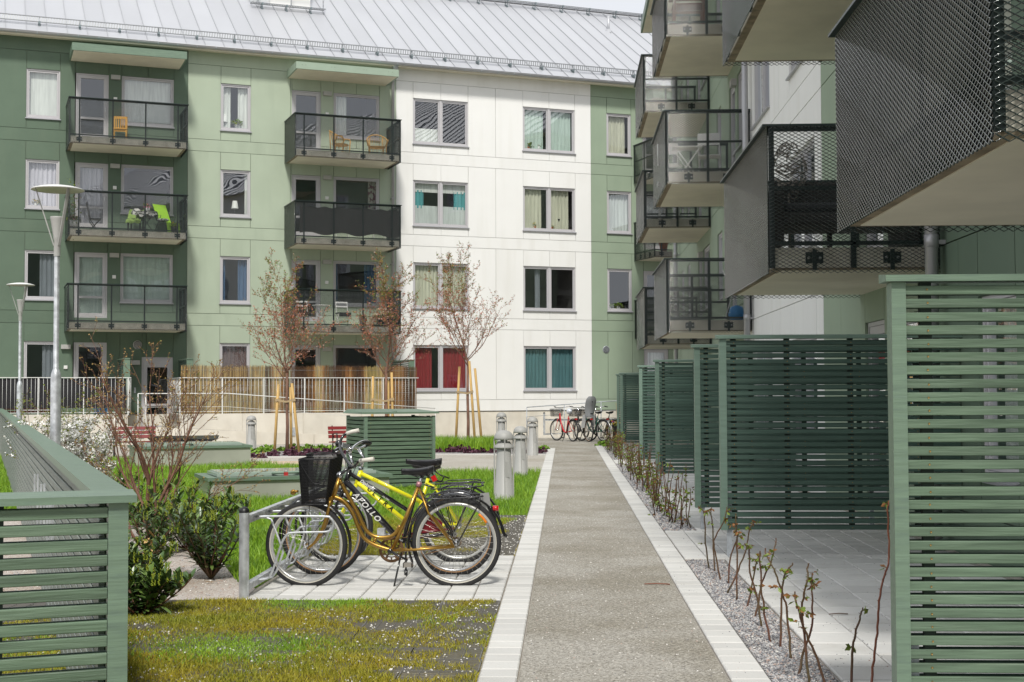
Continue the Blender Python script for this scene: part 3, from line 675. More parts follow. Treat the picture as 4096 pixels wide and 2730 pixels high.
def blades(name, Q, h0, h1, wd, mats, lean=.5, z0=.004, kind='stuff', hmod=None, mi=None, label=None, cat='grass'):
    n = len(Q); a = np.random.rand(n)*6.283; h = h0+(h1-h0)*np.random.rand(n)**1.5
    if hmod is not None: h = h*hmod
    l = h*lean*(np.random.rand(n)); la = np.random.rand(n)*6.283
    wv = wd*(.7+.6*np.random.rand(n)); dx, dy = np.cos(a)*wv/2, np.sin(a)*wv/2
    V = np.zeros((n,5,3)); V[:,:,0] = Q[:,0,None]; V[:,:,1] = Q[:,1,None]; V[:,:,2] = z0
    V[:,0,0] -= dx; V[:,0,1] -= dy; V[:,1,0] += dx; V[:,1,1] += dy
    V[:,2,0] += dx*.8+np.cos(la)*l*.35; V[:,2,1] += dy*.8+np.sin(la)*l*.35; V[:,2,2] += h*.6
    V[:,3,0] += -dx*.8+np.cos(la)*l*.35; V[:,3,1] += -dy*.8+np.sin(la)*l*.35; V[:,3,2] += h*.6
    V[:,4,0] += np.cos(la)*l; V[:,4,1] += np.sin(la)*l; V[:,4,2] += h
    b = np.arange(n)[:,None]*5; F = np.concatenate([b+[[0,1,2]], b+[[0,2,3]], b+[[3,2,4]]])
    m_i = None if mi is None else np.concatenate([mi,mi,mi])
    o = raw(name, V.reshape(-1,3), F, mats, mi=m_i, kind=kind)
    if label: o['label'] = label; o['category'] = cat
    return o
def stones(name, Q, s0, s1, mats, z=.004, label=None, parent=None, cat='gravel'):
    n = len(Q); O8 = np.array([(1,0,0),(0,1,0),(-1,0,0),(0,-1,0),(0,0,1),(0,0,-1)], float)
    sz = s0+(s1-s0)*np.random.rand(n)**2; S = np.stack([sz, sz*(.6+.4*np.random.rand(n)), sz*(.45+.4*np.random.rand(n))], 1)
    V = O8[None]*(S[:,None,:])*(.75+.5*np.random.rand(n,6,1)); a = np.random.rand(n)*6.283; ca, sa = np.cos(a)[:,None], np.sin(a)[:,None]
    X = V[:,:,0]*ca-V[:,:,1]*sa; Y = V[:,:,0]*sa+V[:,:,1]*ca
    t = (np.random.rand(n)*.8-.4)[:,None]; Z = V[:,:,2]+X*t
    P = np.stack([X+Q[:,0,None], Y+Q[:,1,None], Z+z+sz[:,None]*.35], 2)
    f = np.array([(0,1,4),(1,2,4),(2,3,4),(3,0,4),(1,0,5),(2,1,5),(3,2,5),(0,3,5)]); b = np.arange(n)[:,None,None]*6; F = (b+f[None]).reshape(-1,3)
    mi = np.repeat(np.random.randint(0, len(mats), n), 8)
    o = raw(name, P.reshape(-1,3), F, mats, mi=mi, kind='stuff', parent=parent)
    if label: o['label'] = label; o['category'] = cat
    return o
def gm(name, c, **k): return mat(name, c, .55, **k)
m_g1 = mat('grass_fresh', (.17,.32,.014), .55, col2=(.27,.44,.022), scale=1.6, fac=(.35,.65)); m_g2 = mat('grass_deep', (.11,.24,.014), .55, col2=(.17,.32,.018), scale=2.1)
m_g3 = mat('grass_yellow', (.40,.34,.025), .6, col2=(.27,.30,.025), scale=2.5); m_g4 = mat('moss_olive', (.36,.29,.014), .7, col2=(.22,.25,.016), scale=1.8); m_g5 = mat('grass_dry_red', (.22,.10,.03), .7)
ms = [mat('stone_'+n_, c_, .8, var=.1, scale=30) for n_, c_ in (('pale',(.62,.60,.56)),('grey',(.36,.36,.37)),('dark',(.16,.16,.17)),('pink',(.46,.35,.30)),('white',(.78,.76,.72)),('mid',(.46,.45,.44)))]
Q = scatter(lawn, 260000, lambda q: np.clip((34-q[:,1])/20, .22, 1)); mi_ = (np.random.rand(len(Q)) < .45+.3*(vnoise(Q,1.3)-.5)).astype(int)
near = Q[:,1] < 17.5
hm = .75+.6*vnoise(Q, 1.7, 3)
blades('lawn_grass', Q, .05, .13, .0075, [m_g1, m_g2], .9, hmod=hm, mi=mi_, label='bright green unmown grass of the lawn', cat='grass')
# the moss and thin grass growing in the plastic grid
mA = lambda q: np.clip(np.minimum((-.62-q[:,0])*1.3+.0,1.1)+(vnoise(q,2.6,5)-.5)*1.5+(vnoise(q,9,15)-.5)*1.8, 0, 1)
Q = scatter(moss_a, 210000, mA); mi_ = np.where(vnoise(Q,1.1,8)+.35*np.random.rand(len(Q)) > .85, 0, np.where(np.random.rand(len(Q)) > .25, 1, 2)); mi_[np.random.rand(len(Q)) < .015] = 3
blades('moss_and_thin_grass', Q, .010, .036, .0048, [m_g1, m_g4, m_g3, m_g5], 1.0, z0=.006, hmod=.7+.8*vnoise(Q,2.1,4), mi=mi_, label='olive moss and thin grass in the plastic ground grid in front of the bicycles')
mB = lambda q: np.clip((-.80-q[:,0])*1.4+(vnoise(q,2.2,9)-.45)*3+(q[:,1]-14.6)*.25, 0, 1)
Q = scatter(moss_b, 80000, mB); mi_ = np.where(np.random.rand(len(Q)) < np.clip((Q[:,1]-15.6)/1.6,0,1), 0, np.where(np.random.rand(len(Q)) > .3, 1, 2))
blades('moss_and_thin_grass', Q, .015, .05, .0055, [m_g1, m_g4, m_g3], 1.0, z0=.006, mi=mi_, label='olive moss in the plastic ground grid behind the bicycle pad')
# plastic grid
def ground_grid(x0, x1, y0, y1, name, label):
    s = MB(); z0, z1 = .006, .015; mx_, my_ = .42, .33
    x = x1
    while x > x0:
        y = y0
        while y < y1:
            a, b = max(x-mx_+.006, x0), x-.004; c_, d_ = y+.004+random.uniform(0,.006), min(y+my_-.006, y1)
            ox = random.uniform(-.01,.01); a += ox; b += ox
            for i in range(9):
                yy = c_+(d_-c_)*i/8; t = .0015 if 0 < i < 8 else .003; s.box(a,b,yy-t,yy+t,z0+.006,z1+.003)
            for i in range(5):
                xx = a+(b-a)*i/4; t = .0016 if 0 < i < 4 else .003; s.box(xx-t,xx+t,c_,d_,z0+.006,z1+.0036)
            y += my_
        x -= mx_
    o = s.build(name, m_grid, kind='stuff'); o['label'] = label; o['category'] = 'ground grid'; return o
m_grid = mat('grid_plastic', (.14,.135,.125), .5)
ground_grid(-4.5,-.475,6.5,10.02,'plastic_ground_grid','grey plastic lattice laid in the moss in front of the bicycle pad')
ground_grid(-2.4,-.475,12.86,17.0,'plastic_ground_grid','grey plastic lattice laid in the moss behind the bicycle pad')
Q = scatter(moss_a, 3600, lambda q: np.clip(.35+(vnoise(q,3.6,25)-.4)*2,0,1)); stones('white_chippings', Q, .004, .0115, [ms[4],ms[0],ms[4],ms[5]], .016, 'white chippings strewn over the moss and plastic grid in front')
Q = scatter(moss_b, 2600); stones('white_chippings', Q, .005, .013, [ms[4],ms[0],ms[4],ms[5]], .012, 'white chippings strewn over the grid behind the bicycle pad')
for (a, b), n_ in zip(beds, (21000, 16000, 3000)):
    Q = scatter([(1.085,a),(1.425,a),(1.425,b),(1.085,b)], n_, lambda q: np.clip(11/q[:,1],.25,1)); stones('chippings', Q, .005, .0115 if a < 14 else .018, [ms[0],ms[1],ms[1],ms[5],ms[1],ms[3],ms[2],ms[1],ms[2],ms[5],ms[2]], .006, ['grey granite chippings in the nearest planting strip','grey chippings in the middle planting strip','grey chippings in the farthest planting strip'][[4.5,15.15,31.2].index(a)])
Q = scatter(shrub, 26000, lambda q: np.clip((15-q[:,1])/4,0,1)*(q[:,0] > -5)); stones('pinkish_chippings', Q, .004, .011, [ms[0],ms[3],ms[5],ms[4],ms[3],ms[1],ms[0]], .004, 'pale pinkish chippings around the laurel shrubs')
Q = scatter([(-.24,5),(.85,5),(.85,36),(-.24,36)], 2600, lambda q: np.clip(9/q[:,1],.15,1)); stones('path_pebbles', Q, .003, .0075, [ms[4],ms[0],ms[3],ms[0],ms[2]], .002, 'small pale pebbles loose on the gravel path', cat='pebbles')
Q = scatter([(.88,5),(3.4,5),(3.4,16),(.88,16)], 3200, lambda q: np.clip(9/q[:,1],.15,1)); stones('grit', Q, .0025, .0065, [ms[2],ms[2],ms[3],ms[1]], .017, 'dark grit scattered over the pale paving', cat='grit')
Q = scatter([(-2.3,10.1),(-.3,10.1),(-.3,12.7),(-2.3,12.7)], 260); stones('grit', Q, .002, .0055, [ms[2],ms[3],ms[4]], .017, 'few specks of grit on the bicycle pad', cat='grit')
# ================================================================ SLATTED WOODEN SCREENS
def screen_parts(root, W, z0, z1, pitch=.0585, sh=.040, m=None, mc=None, left_end=True, right_end=True, battens=(), screws=True, endw=.062, depth=.022, capd=.115, ends_depth=.09, cap=True, cap_over=.03, back=True):
    """slats along local x from 0 to W, face at local y=0 (towards -y); an open-ended list of individual slats"""
    m = m or m_slat; mc = mc or m_cap; n = int((z1-z0-.03)/pitch)
    xa = endw if left_end else 0; xb = W-endw if right_end else W
    s = MB(); s.cbox(xa+.002, xb-.002, 0, depth, 0, sh, .003); me = s.mesh('slat', m)
    for i in range(n): link('slat', me, root, (0, .004+random.uniform(-.001,.001), z1-.045-sh-i*pitch+random.uniform(-.001,.001)), (random.uniform(-.01,.01), random.uniform(-.0009,.0009), random.uniform(-.0006,.0006)))
    zb = z1-.045-sh-(n-1)*pitch-.004
    for x in ([0] if left_end else [])+([W-endw] if right_end else []):
        e = MB(); e.box(x, x+endw, -.004, ends_depth, zb, z1-.03); e.build('end_post', mc, root)
    if back:
        s = MB(); s.cbox(xa+.002, xb-.002, 0, .02, 0, sh, .003); mb2 = s.mesh('back_slat', m_slatd)  # back row in the shaded green, the gaps' darkness put into its colour
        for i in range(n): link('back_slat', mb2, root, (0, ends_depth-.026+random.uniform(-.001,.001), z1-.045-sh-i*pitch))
    b = MB()
    for x in battens: b.box(x-.025, x+.025, depth+.006, (ends_depth-.028 if back else depth+.05), zb, z1-.03)
    if battens: b.build('batten', m_batten, root)
    if cap:
        c = MB(); co = cap_over; yb = capd-.01
        c.add([(-co,-co,z1-.028),(W+co,-co,z1-.028),(W+co,yb,z1-.028),(-co,yb,z1-.028),(-co,-co,z1),(W+co,-co,z1),(W+co,yb,z1+.012),(-co,yb,z1+.012)], [(0,3,2,1),(4,5,6,7),(0,1,5,4),(1,2,6,5),(2,3,7,6),(3,0,4,7)]); c.build('cap_board', mc, root)
    if screws and battens:
        k = MB()
        for i in range(n):
            for x in battens:
                zz = z1-.045-sh-i*pitch+sh/2+random.uniform(-.003,.003); xx = x+random.uniform(-.003,.003)
                k.lathe([(0,.003),(.003,.003),(.0048,.0012)], 7, (xx,-.0005,zz), 0, axis='y')
        k.build('screw_heads', m_brass, root, kind='stuff')
    return zb
# screens along the right side, seen end on to the path
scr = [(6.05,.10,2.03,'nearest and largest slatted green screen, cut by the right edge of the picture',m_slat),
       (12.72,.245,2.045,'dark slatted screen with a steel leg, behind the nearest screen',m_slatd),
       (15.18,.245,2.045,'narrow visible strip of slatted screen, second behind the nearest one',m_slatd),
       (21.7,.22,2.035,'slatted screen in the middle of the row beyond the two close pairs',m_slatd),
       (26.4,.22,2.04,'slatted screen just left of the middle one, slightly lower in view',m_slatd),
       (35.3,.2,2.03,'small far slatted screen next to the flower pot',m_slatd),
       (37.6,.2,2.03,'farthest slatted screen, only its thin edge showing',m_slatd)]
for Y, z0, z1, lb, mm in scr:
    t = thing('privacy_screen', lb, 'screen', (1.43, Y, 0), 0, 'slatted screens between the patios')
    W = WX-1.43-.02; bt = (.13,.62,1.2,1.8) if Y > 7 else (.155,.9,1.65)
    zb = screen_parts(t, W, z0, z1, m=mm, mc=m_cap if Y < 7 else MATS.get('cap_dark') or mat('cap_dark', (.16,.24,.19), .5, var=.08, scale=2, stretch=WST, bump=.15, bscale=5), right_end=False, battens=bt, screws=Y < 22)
    for x in (.06, 1.9): l = MB(); l.box(x, x+.045, .03, .075, 0, zb+.3); l.build('leg', m_galvm, t)
# low fence at the left edge, turned with the long building
P0 = Vector((-1.70, 5.31, 0)); UF = Vector((math.cos(TH), math.sin(TH), 0))
t = thing('low_fence', 'low slatted green fence with a broad top board in the left foreground', 'fence', P0-UF*2.6, TH)
screen_parts(t, 2.6, .1, 1.13, pitch=.0625, sh=.042, left_end=False, battens=(2.12,1.2), endw=.075, depth=.022, capd=.16, ends_depth=.075)
FLN = 37.0
s = MB(); s.cbox(.002, FLN, 0, .022, 0, .05, .003); me_ = s.mesh('slat', mat('weathered_grey_slat', (.20,.225,.20), .6, var=.15, scale=2.2, bump=.3, bscale=5, stretch=WST))
for i in range(17): link('slat', me_, t, (2.6-.075, .16, 1.13-.045-.05-i*.0625), (0, 0, R(90)))
c = MB(); c.add([(2.6+.03,.04,1.102),(2.6+.03,FLN,1.102),(2.6-.13,FLN,1.102),(2.6-.13,.155,1.102),(2.6+.03,.04,1.13),(2.6+.03,FLN,1.13),(2.6-.13,FLN,1.142),(2.6-.13,.155,1.142)], [(3,2,1,0),(4,5,6,7),(0,1,5,4),(1,2,6,5),(2,3,7,6),(3,0,4,7)]); c.build('top_board', m_cap, t)
for y in (.5,2.5,4.5,6.5,8.5,11,14,18): b = MB(); b.box(2.6-.072,2.6-.03,y,y+.045,0,1.09); b.build('fence_post', m_batten, t)
t2 = thing('candy_cane_clips', 'row of small metal hangers hooked over the inside of the low fence', 'hanger', P0-UF*.1+Vector((0,0,.9)), TH)
for i, y in enumerate((2.0,2.35,2.8,3.3,3.9,4.6,5.3)): s = MB(); s.box(-.115,-.105,y*.75,y*.75+.03,-.10-.04*(i%3),.10+.03*(i%2)); s.build('hanger_strip', m_galv, t2)
# bin shelter in the yard
c0 = G(1458,1650,1.233)
t = thing('bin_shelter', 'slatted green box with a sloping lid standing on the lawn behind the bicycles', 'shelter', (c0.x,c0.y,0), TH)
WB = 1.16; screen_parts(t, WB, .02, 1.2, pitch=.0655, sh=.05, m=m_slat, battens=(.1,1.06), back=False, cap=False, endw=.05, ends_depth=.05)
s = MB(); s.cbox(.052, 1.1, 0, .022, 0, .05, .003); me_ = s.mesh('slat', m_slat)
for i in range(17): link('slat', me_, t, (.0,.0+1.15,1.2-.095-i*.0655), (0,0,R(-90)))
for i in range(17): link('slat', me_, t, (WB,.0,1.2-.095-i*.0655), (0,0,R(90)))
for x in (0,WB-.05): s = MB(); s.box(x,x+.05,1.1,1.15,.05,1.17); s.build('end_post', m_cap, t)
s = MB(); s.box(.05,WB-.05,1.12,1.14,.05,1.15); s.box(.06,WB-.06,.035,.06,.1,1.15); s.build('lining', m_batten, t)
s = MB(); s.add([(-.05,-.05,1.205),(WB+.05,-.05,1.205),(WB+.05,1.2,1.205),(-.05,1.2,1.205),(-.05,-.05,1.233),(WB+.05,-.05,1.233),(WB+.0,1.1,1.27),(.0,1.1,1.27)], [(0,3,2,1),(4,5,6,7),(0,1,5,4),(1,2,6,5),(2,3,7,6),(3,0,4,7)]); s.box(.5,.515,-.052,1.1,1.232,1.245); s.build('lid', m_cap, t)

# ================================================================ LAMPS
m_shade = mat('lamp_shade_white', (.72,.72,.70), .35)
m_refl = mat('lamp_reflector', (.42,.40,.37), .35, .3)
def street_lamp(x, y, label):
    t = thing('street_lamp', label, 'street lamp', (x,y,0), 0, 'courtyard street lamps')
    s = MB(); s.lathe([(.057,0),(.057,1.72),(.052,1.76),(.037,1.80),(.030,1.82),(.030,3.12)], 20); s.build('pole', m_galv, t)
    s = MB(); s.lathe([(.036,3.08),(.036,3.26),(.045,3.28),(.043,3.30),(.072,3.48),(.078,3.51),(.078,3.525),(.0,3.53)], 20); s.lathe([(.034,3.08),(.040,3.08)],20); s.build('lamp_head', m_lampg, t)
    a = MB()
    for k in range(3):
        an = R(200+120*k); c_, s_ = math.cos(an), math.sin(an)
        a.beam((.036*c_,.036*s_,3.20),(.235*c_,.235*s_,3.84),.028,.012, upv=(c_,s_,0))
    a.build('lamp_arm', m_lampg, t)
    d = MB(); d.lathe([(.0,3.885),(.10,3.878),(.20,3.862),(.27,3.843),(.292,3.83),(.285,3.825)], 40); d.build('lamp_disc', m_shade, t)
    d = MB(); d.lathe([(.0,3.862),(.15,3.852),(.285,3.827)], 40); d.build('reflector', m_refl, t)
    return t
g = G(228,1850); d_ = ray(228,1700); 
k = 15.2/ray(222,1700).y; d_ = ray(222,1700); street_lamp(d_.x*k, 15.2, 'nearer street lamp with a white disc shade on three arms, left of the picture')
k = 28.4/ray(79,1500).y; d_ = ray(79,1500); street_lamp(d_.x*k, 28.4, 'farther street lamp with a small white disc shade, at the left edge')

# ================================================================ BOLLARDS
def bollard(x, y, label, h=1.0, rz=0):
    t = thing('light_bollard', label, 'bollard', (x,y,0), rz, 'grey light bollards beside the path')
    s = MB(); s.lathe([(.138,0),(.138,.012),(.134,.014),(.098,.74),(.096,.745)], 32)
    s.build('column', m_lampg, t)
    s = MB(); s.lathe([(.12,.745),(.137,.755),(.137,.768),(.085,.845),(.0,.85)], 32); s.build('louvre', m_lampg, t)
    s = MB(); s.lathe([(.05,.84),(.05,.88),(.0,.88)], 16); s.build('lamp', m_shade, t)
    s = MB(); s.lathe([(0,.868),(.128,.868),(.138,.872),(.137,.90),(.128,.935),(.108,.966),(.08,.988),(.045,1.0),(0,1.004)], 32); s.build('dome', m_lampg, t)
    for k in range(4):
        an = R(45+90*k-45+8); c_, s_ = math.cos(an), math.sin(an)
        b = MB(); b.beam((.133*c_,.133*s_,.01),(.133*c_,.133*s_,.88),.012,.020, upv=(c_,s_,0)); b.build('rib', m_lampg, t)
    b = MB(); b.box(-.0,.055,-.134,-.10,.34,.56); b.build('hatch', m_lampg, t, rot=(R(-2.6),0,R(14)))
    if h != 1.0: t.scale = (h,h,h)
    return t
for px, py, h, lb in ((2016,2008,1.0,'nearest grey light bollard, standing in the grass beside the path'),(2082,1908,.92,'second grey light bollard, at the back edge of the lawn'),
                      (2131,1822,.94,'third grey light bollard, closest to the path kerb by the planting bed'),(2006,1798,1.0,'far grey light bollard half hidden behind the nearest one'),(1005,1806,.95,'grey light bollard on the left, in front of the concrete wall')):
    g = G(px,py); bollard(g.x, g.y, lb, h)

# ================================================================ TERRACE, RAMPS, RAILINGS (building frame)
def mainthing(name, label, cat, u, off, group=None):
    p = FL(u, off); return thing(name, label, cat, p, TH, group)
OT = 2.7                       # terrace depth
t = mainthing('terrace_wall', 'pale concrete retaining wall under the left terrace with the black screen', 'wall', -24, OT)
s = MB(); s.box(0,10.4,0,.2,-.2,.92); s.box(10.2,10.4,.2,OT-.05,-.2,.92); s.box(0,10.4,.2,OT-.05,.6,.90); s.build('wall', m_conc, t)
t = mainthing('terrace_wall', 'pale concrete retaining wall under the reed-screened terrace', 'wall', -12.05, OT)
for i in range(4): s = MB(); x = i*1.93; s.box(x+.006,x+1.924,0,.2,-.2,.92); s.build('wall_element', m_conc, t)
s = MB(); s.box(0,7.72,.02,.19,-.2,.91); s.box(0,.2,.2,OT-.05,-.2,.92); s.box(7.52,7.72,.2,OT-.05,-.2,.92); s.box(0,7.7,.2,OT-.05,.6,.90); s.build('wall_core', m_conc, t)
t = mainthing('ramp_wall', 'low sloping concrete wall along the ramp below the terrace', 'wall', -14.2, OT+1.6)
s = MB()
for i in range(5):
    x0, x1 = i*2.0+.005, (i+1)*2.0-.005; z0_, z1_ = .62-.118*i*.95, .62-.118*(i+1)*.95
    s.add([(x0,0,-.2),(x1,0,-.2),(x1,.15,-.2),(x0,.15,-.2),(x0,0,z0_),(x1,0,z1_),(x1,.15,z1_),(x0,.15,z0_)], [(0,3,2,1),(4,5,6,7),(0,1,5,4),(1,2,6,5),(2,3,7,6),(3,0,4,7)])
s.build('wall', m_conc, t); s = MB(); s.add([(0,.15,.47),(2.5,.15,.47),(10,.15,.0),(10,1.6,.0),(2.5,1.6,.47),(0,1.6,.47)], [(0,1,4,5),(1,2,3,4)]); s.build('ramp_floor', m_path, t)
def railing(name, label, u0, u1, off, z0=.93, h=1.12, step=.115, side_from=None, side_at=None):
    t = mainthing(name, label, 'railing', u0, off); W = u1-u0
    me = MB().tube([(0,0,z0+.06),(0,0,z0+h-.02)], .0048, 5).mesh('baluster', m_whitep)
    s = MB(); s.box(0,W,-.02,.02,z0+h-.02,z0+h); s.box(0,W,-.012,.012,z0+.05,z0+.065)
    if side_at is not None: s.box(side_at-.02,side_at+.02,.0,off-.05,z0+h-.0205,z0+h-.0005); s.box(side_at-.012,side_at+.012,.0,off-.05,z0+.05,z0+.065)
    s.build('hand_rail', m_whitep, t)
    x = .03; n = 0
    while x < W:
        link('baluster', me, t, (x,0,0)); x += step; n += 1
    if side_at is not None:
        y = .1
        while y < off-.1: link('baluster', me, t, (side_at,y,0)); y += step
    x = 0
    while x < W: p = MB(); p.box(x,x+.03,-.015,.015,z0-.05,z0+h-.021); p.build('post', m_whitep, t); x += 1.3
    return t
railing('railing', 'white steel railing with black cloth on the left terrace', -24, -13.5, OT-.05, side_at=10.48)
railing('railing', 'long white steel railing in front of the reed screen', -12.05, -4.33, OT-.05, side_at=.02)
m_cloth = mat('black_cloth', (.016,.016,.019), .85, var=.2, scale=3)
s = MB(); n = 150
for i in range(n+1):
    x = 10.35*i/n; y = .03+.008*math.sin(i*.9)
    for z in (1.12, 2.01+.01*math.sin(i*1.7)): s.v.append((x,y,z))
s.f = [(2*i,2*i+2,2*i+3,2*i+1) for i in range(n)]; s.m = [0]*n; s.s = [True]*n
p = FL(-24,OT-.05); o = s.build('black_fabric_screen', m_cloth, loc=p, rot=(0,0,TH)); tag(o, 'black fabric tied along the inside of the left terrace railing', 'fabric screen')
# reed screen: every cane a thin stick, bound by wires
m_reeds = [mat('reed_'+a_, c_, .8, var=.2, scale=6, stretch=(3,3,.6)) for a_, c_ in (('brown',(.25,.13,.045)),('red',(.33,.15,.055)),('straw',(.52,.38,.16)),('green',(.31,.27,.10)),('dark',(.10,.05,.025)))]
t = mainthing('reed_screen', 'brown split reed screen fixed behind the white railing of the terrace', 'reed screen', -12.0, OT-.1)
n = 2300; xs = np.linspace(0,7.62,n)+np.random.randn(n)*.003; hg = 1.45+.03*np.random.randn(n)+.015*np.sin(xs*3); V = []; F = []; mi_ = []
ln = np.random.randn(n)*.012; rad = .0022+.0018*np.random.rand(n); yy = np.random.rand(n)*.008
Vr = np.zeros((n,6,3)); 
for k in range(3):
    an = k*2.094; Vr[:,k,0] = xs+np.cos(an)*rad; Vr[:,k,1] = yy+np.sin(an)*rad; Vr[:,k,2] = .92
    Vr[:,k+3,0] = xs+ln+np.cos(an)*rad; Vr[:,k+3,1] = yy+np.sin(an)*rad; Vr[:,k+3,2] = .95+hg
b = np.arange(n)[:,None]*6; F = np.concatenate([b+[[0,1,4,3]], b+[[1,2,5,4]], b+[[2,0,3,5]]])
pr_ = vnoise(np.stack([xs,xs*0],1), 3, 2)+.35*np.random.rand(n); kk = np.digitize(pr_, [.55,.72,.88,1.12])
kk = np.array([4,0,1,2,3])[kk]; kk[(xs < 2.6)&(np.random.rand(n) < .5)] = 2
raw('canes', Vr.reshape(-1,3), F, m_reeds, parent=t, mi=np.concatenate([kk,kk,kk]), kind='stuff')
s = MB()
for z in (1.05,1.3,1.55,1.8,2.05,2.28): s.box(0,7.62,-.006,-.003,z,z+.004)
s.build('binding_wire', m_galvm, t)
# slatted terrace dividers
def divider(u, label):
    t = mainthing('terrace_divider', label, 'screen', u, .05, 'slatted dividers on the terraces')
    s = MB(); s.cbox(0,2.2,0,.02,0,.045,.002); me = s.mesh('slat', m_slatd)
    for i in range(26): link('slat', me, t, (0,.0,2.62-i*.0655-.06), (0,0,R(-90)))
    for y in (-2.26,-1.1): e = MB(); e.box(-.04 if y < -2 else .0,.16 if y < -2 else .05,y,y+.05,.92,2.62); e.build('end_post', m_cap, t)
    e = MB(); e.box(-.04,.16,-2.28,-.02,2.62,2.65); e.build('cap_board', m_cap, t)
divider(-13.66, 'slatted divider left of the entrance door'); divider(-11.75, 'slatted divider right of the entrance door beside the reed screen'); divider(-4.52, 'slatted divider at the right end of the reed screen')
# ramp handrails
t = mainthing('ramp_handrail', 'thin white handrail with taut wires sloping down the entrance ramp', 'handrail', -13.45, OT+1.5)
s = MB(); s.tube([(0,0,1.55),(.2,0,1.55),(2.6,0,1.55),(9.2,0,1.05)], .014, 6); s.tube([(0,0,1.15),(2.6,0,1.15),(9.2,0,.6)], .006, 5)
for x, z, b_ in ((.0,1.55,.5),(.22,1.55,.5),(4.6,1.40,.35),(9.2,1.05,.1)): s.tube([(x,0,z),(x,0,b_-.1)], .014, 6)
s.build('rail', m_whitep, t)
for x in (.1,4.6): e = MB(); e.box(x-.06,x+.06,-.13,-.1,.25,.5); e.build('base_plate', m_galvm, t)
p = G(2105,1755); t = thing('ramp_handrail', 'thin steel handrail rising to the right behind the far bicycles', 'handrail', (p.x,46.5,0))
a = YP(2107,1630,46.5); b = YP(2483,1598,46.5); s = MB(); s.tube([(a.x-p.x,0,a.z),(b.x-p.x+2,0,b.z+.1)], .016, 6); a2 = YP(2107,1668,46.5); b2 = YP(2483,1635,46.5); s.tube([(a2.x-p.x,0,a2.z),(b2.x-p.x+2,0,b2.z+.1)], .008, 5)
for px, py in ((2107,1630),(2257,1618),(2404,1606)): c = YP(px,py,46.5); s.tube([(c.x-p.x,0,c.z),(c.x-p.x,0,.0)], .016, 6)
s.build('rail', m_galvm, t)
t = thing('ramp_wall', 'low concrete upstand of the ramp behind the far bicycles', 'wall', (p.x,46.8,0))
s = MB(); a = YP(2150,1745,46.8); b = YP(2500,1722,46.8); s.add([(a.x-p.x-1,0,-.1),(b.x-p.x+2,0,-.1),(b.x-p.x+2,.2,-.1),(a.x-p.x-1,.2,-.1),(a.x-p.x-1,0,a.z-.04),(b.x-p.x+2,0,b.z+.1),(b.x-p.x+2,.2,b.z+.1),(a.x-p.x-1,.2,a.z-.04)], [(0,3,2,1),(4,5,6,7),(0,1,5,4),(1,2,6,5),(2,3,7,6),(3,0,4,7)]); s.build('wall', m_conc, t)

# ================================================================ METAL RAISED BEDS, BENCHES
m_zinc = mat('planter_zinc_sheet', (.48,.49,.42), .42, .3, var=.12, scale=1.2, dirt=((.38,.39,.32), .4, 1.5, (1,1,.6)))
def planter(label, u, off, W, D_, H, lid=True):
    t = mainthing('raised_bed', label, 'raised bed', u, off, 'metal raised beds on the lawn')
    s = MB(); s.box(0,W,0,.02,0,H-.04); s.box(0,W,D_-.02,D_,0,H-.04); s.box(0,.02,.02,D_-.02,0,H-.04); s.box(W-.02,W,.02,D_-.02,0,H-.04); s.build('side_sheet', m_zinc, t)
    s = MB(); r = .1
    s.box(-.04,W+.04,-.04,r,H-.05,H); s.box(-.04,W+.04,D_-r,D_+.04,H-.05,H); s.box(-.04,r,r,D_-r,H-.05,H); s.box(W-r,W+.04,r,D_-r,H-.05,H); s.build('rim', m_cap, t)
    s = MB(); s.box(.1,W-.1,.1,D_-.1,H-.14,H-.06); s.build('soil', ground_mat('bed_soil',[(.06,.045,.03),(.1,.08,.05)],vor=60) if 'bed_soil' not in MATS else MATS['bed_soil'], t)
    if lid:
        s = MB(); s.box(.12,W-.15,.18,D_-.15,H+.0,H+.045); s.box(.16,W-.19,.22,D_-.19,H+.045,H+.062); s.build('cover', m_frost, t)
        s = MB(); s.tube([(W*.42-.2,.16,H+.035),(W*.42-.1,.13,H+.04),(W*.42+.1,.13,H+.04),(W*.42+.2,.16,H+.035)], .014, 6); s.build('handle', m_cap, t)
        s = MB(); s.box(W*.42-.03,W*.42+.03,.10,.13,H+.0,H+.05); s.tube([(W*.42-.02,.115,H+.05),(W*.42-.015,.115,H+.075),(W*.42+.015,.115,H+.075),(W*.42+.02,.115,H+.05)], .005, 5, 1); s.build('padlock', [mat('padlock_red',(.45,.03,.03),.4), m_bolt], t)
    return t
m_frost = mat('cover_pale_green', (.34,.42,.36), .25, coat=.4, spec=.6)
planter('nearer metal raised bed with a green rim, beside the bin shelter', -14.72, 26.3, 2.62, 1.25, .34)
planter('farther metal raised bed with a green rim and a red padlock', -14.75, 16.4, 2.4, 1.25, .43)
p = G(700,1800); t = mainthing('black_tray', 'large flat black tray lying on a bed behind the raised beds', 'tray', -13.5, 12.6)
s = MB(); s.add([(-.6,0,.50),(1.05,0,.44),(1.2,.7,.52),(-.3,.7,.52),(-.5,0,.40),(.9,0,.40)], [(0,1,2,3),(4,5,1,0)]); s.box(-.35,.85,.02,.6,0,.42); s.build('tray', m_black, t)
m_redb = mat('bench_red', (.21,.014,.014), .4, var=.08, scale=3, coat=.2)
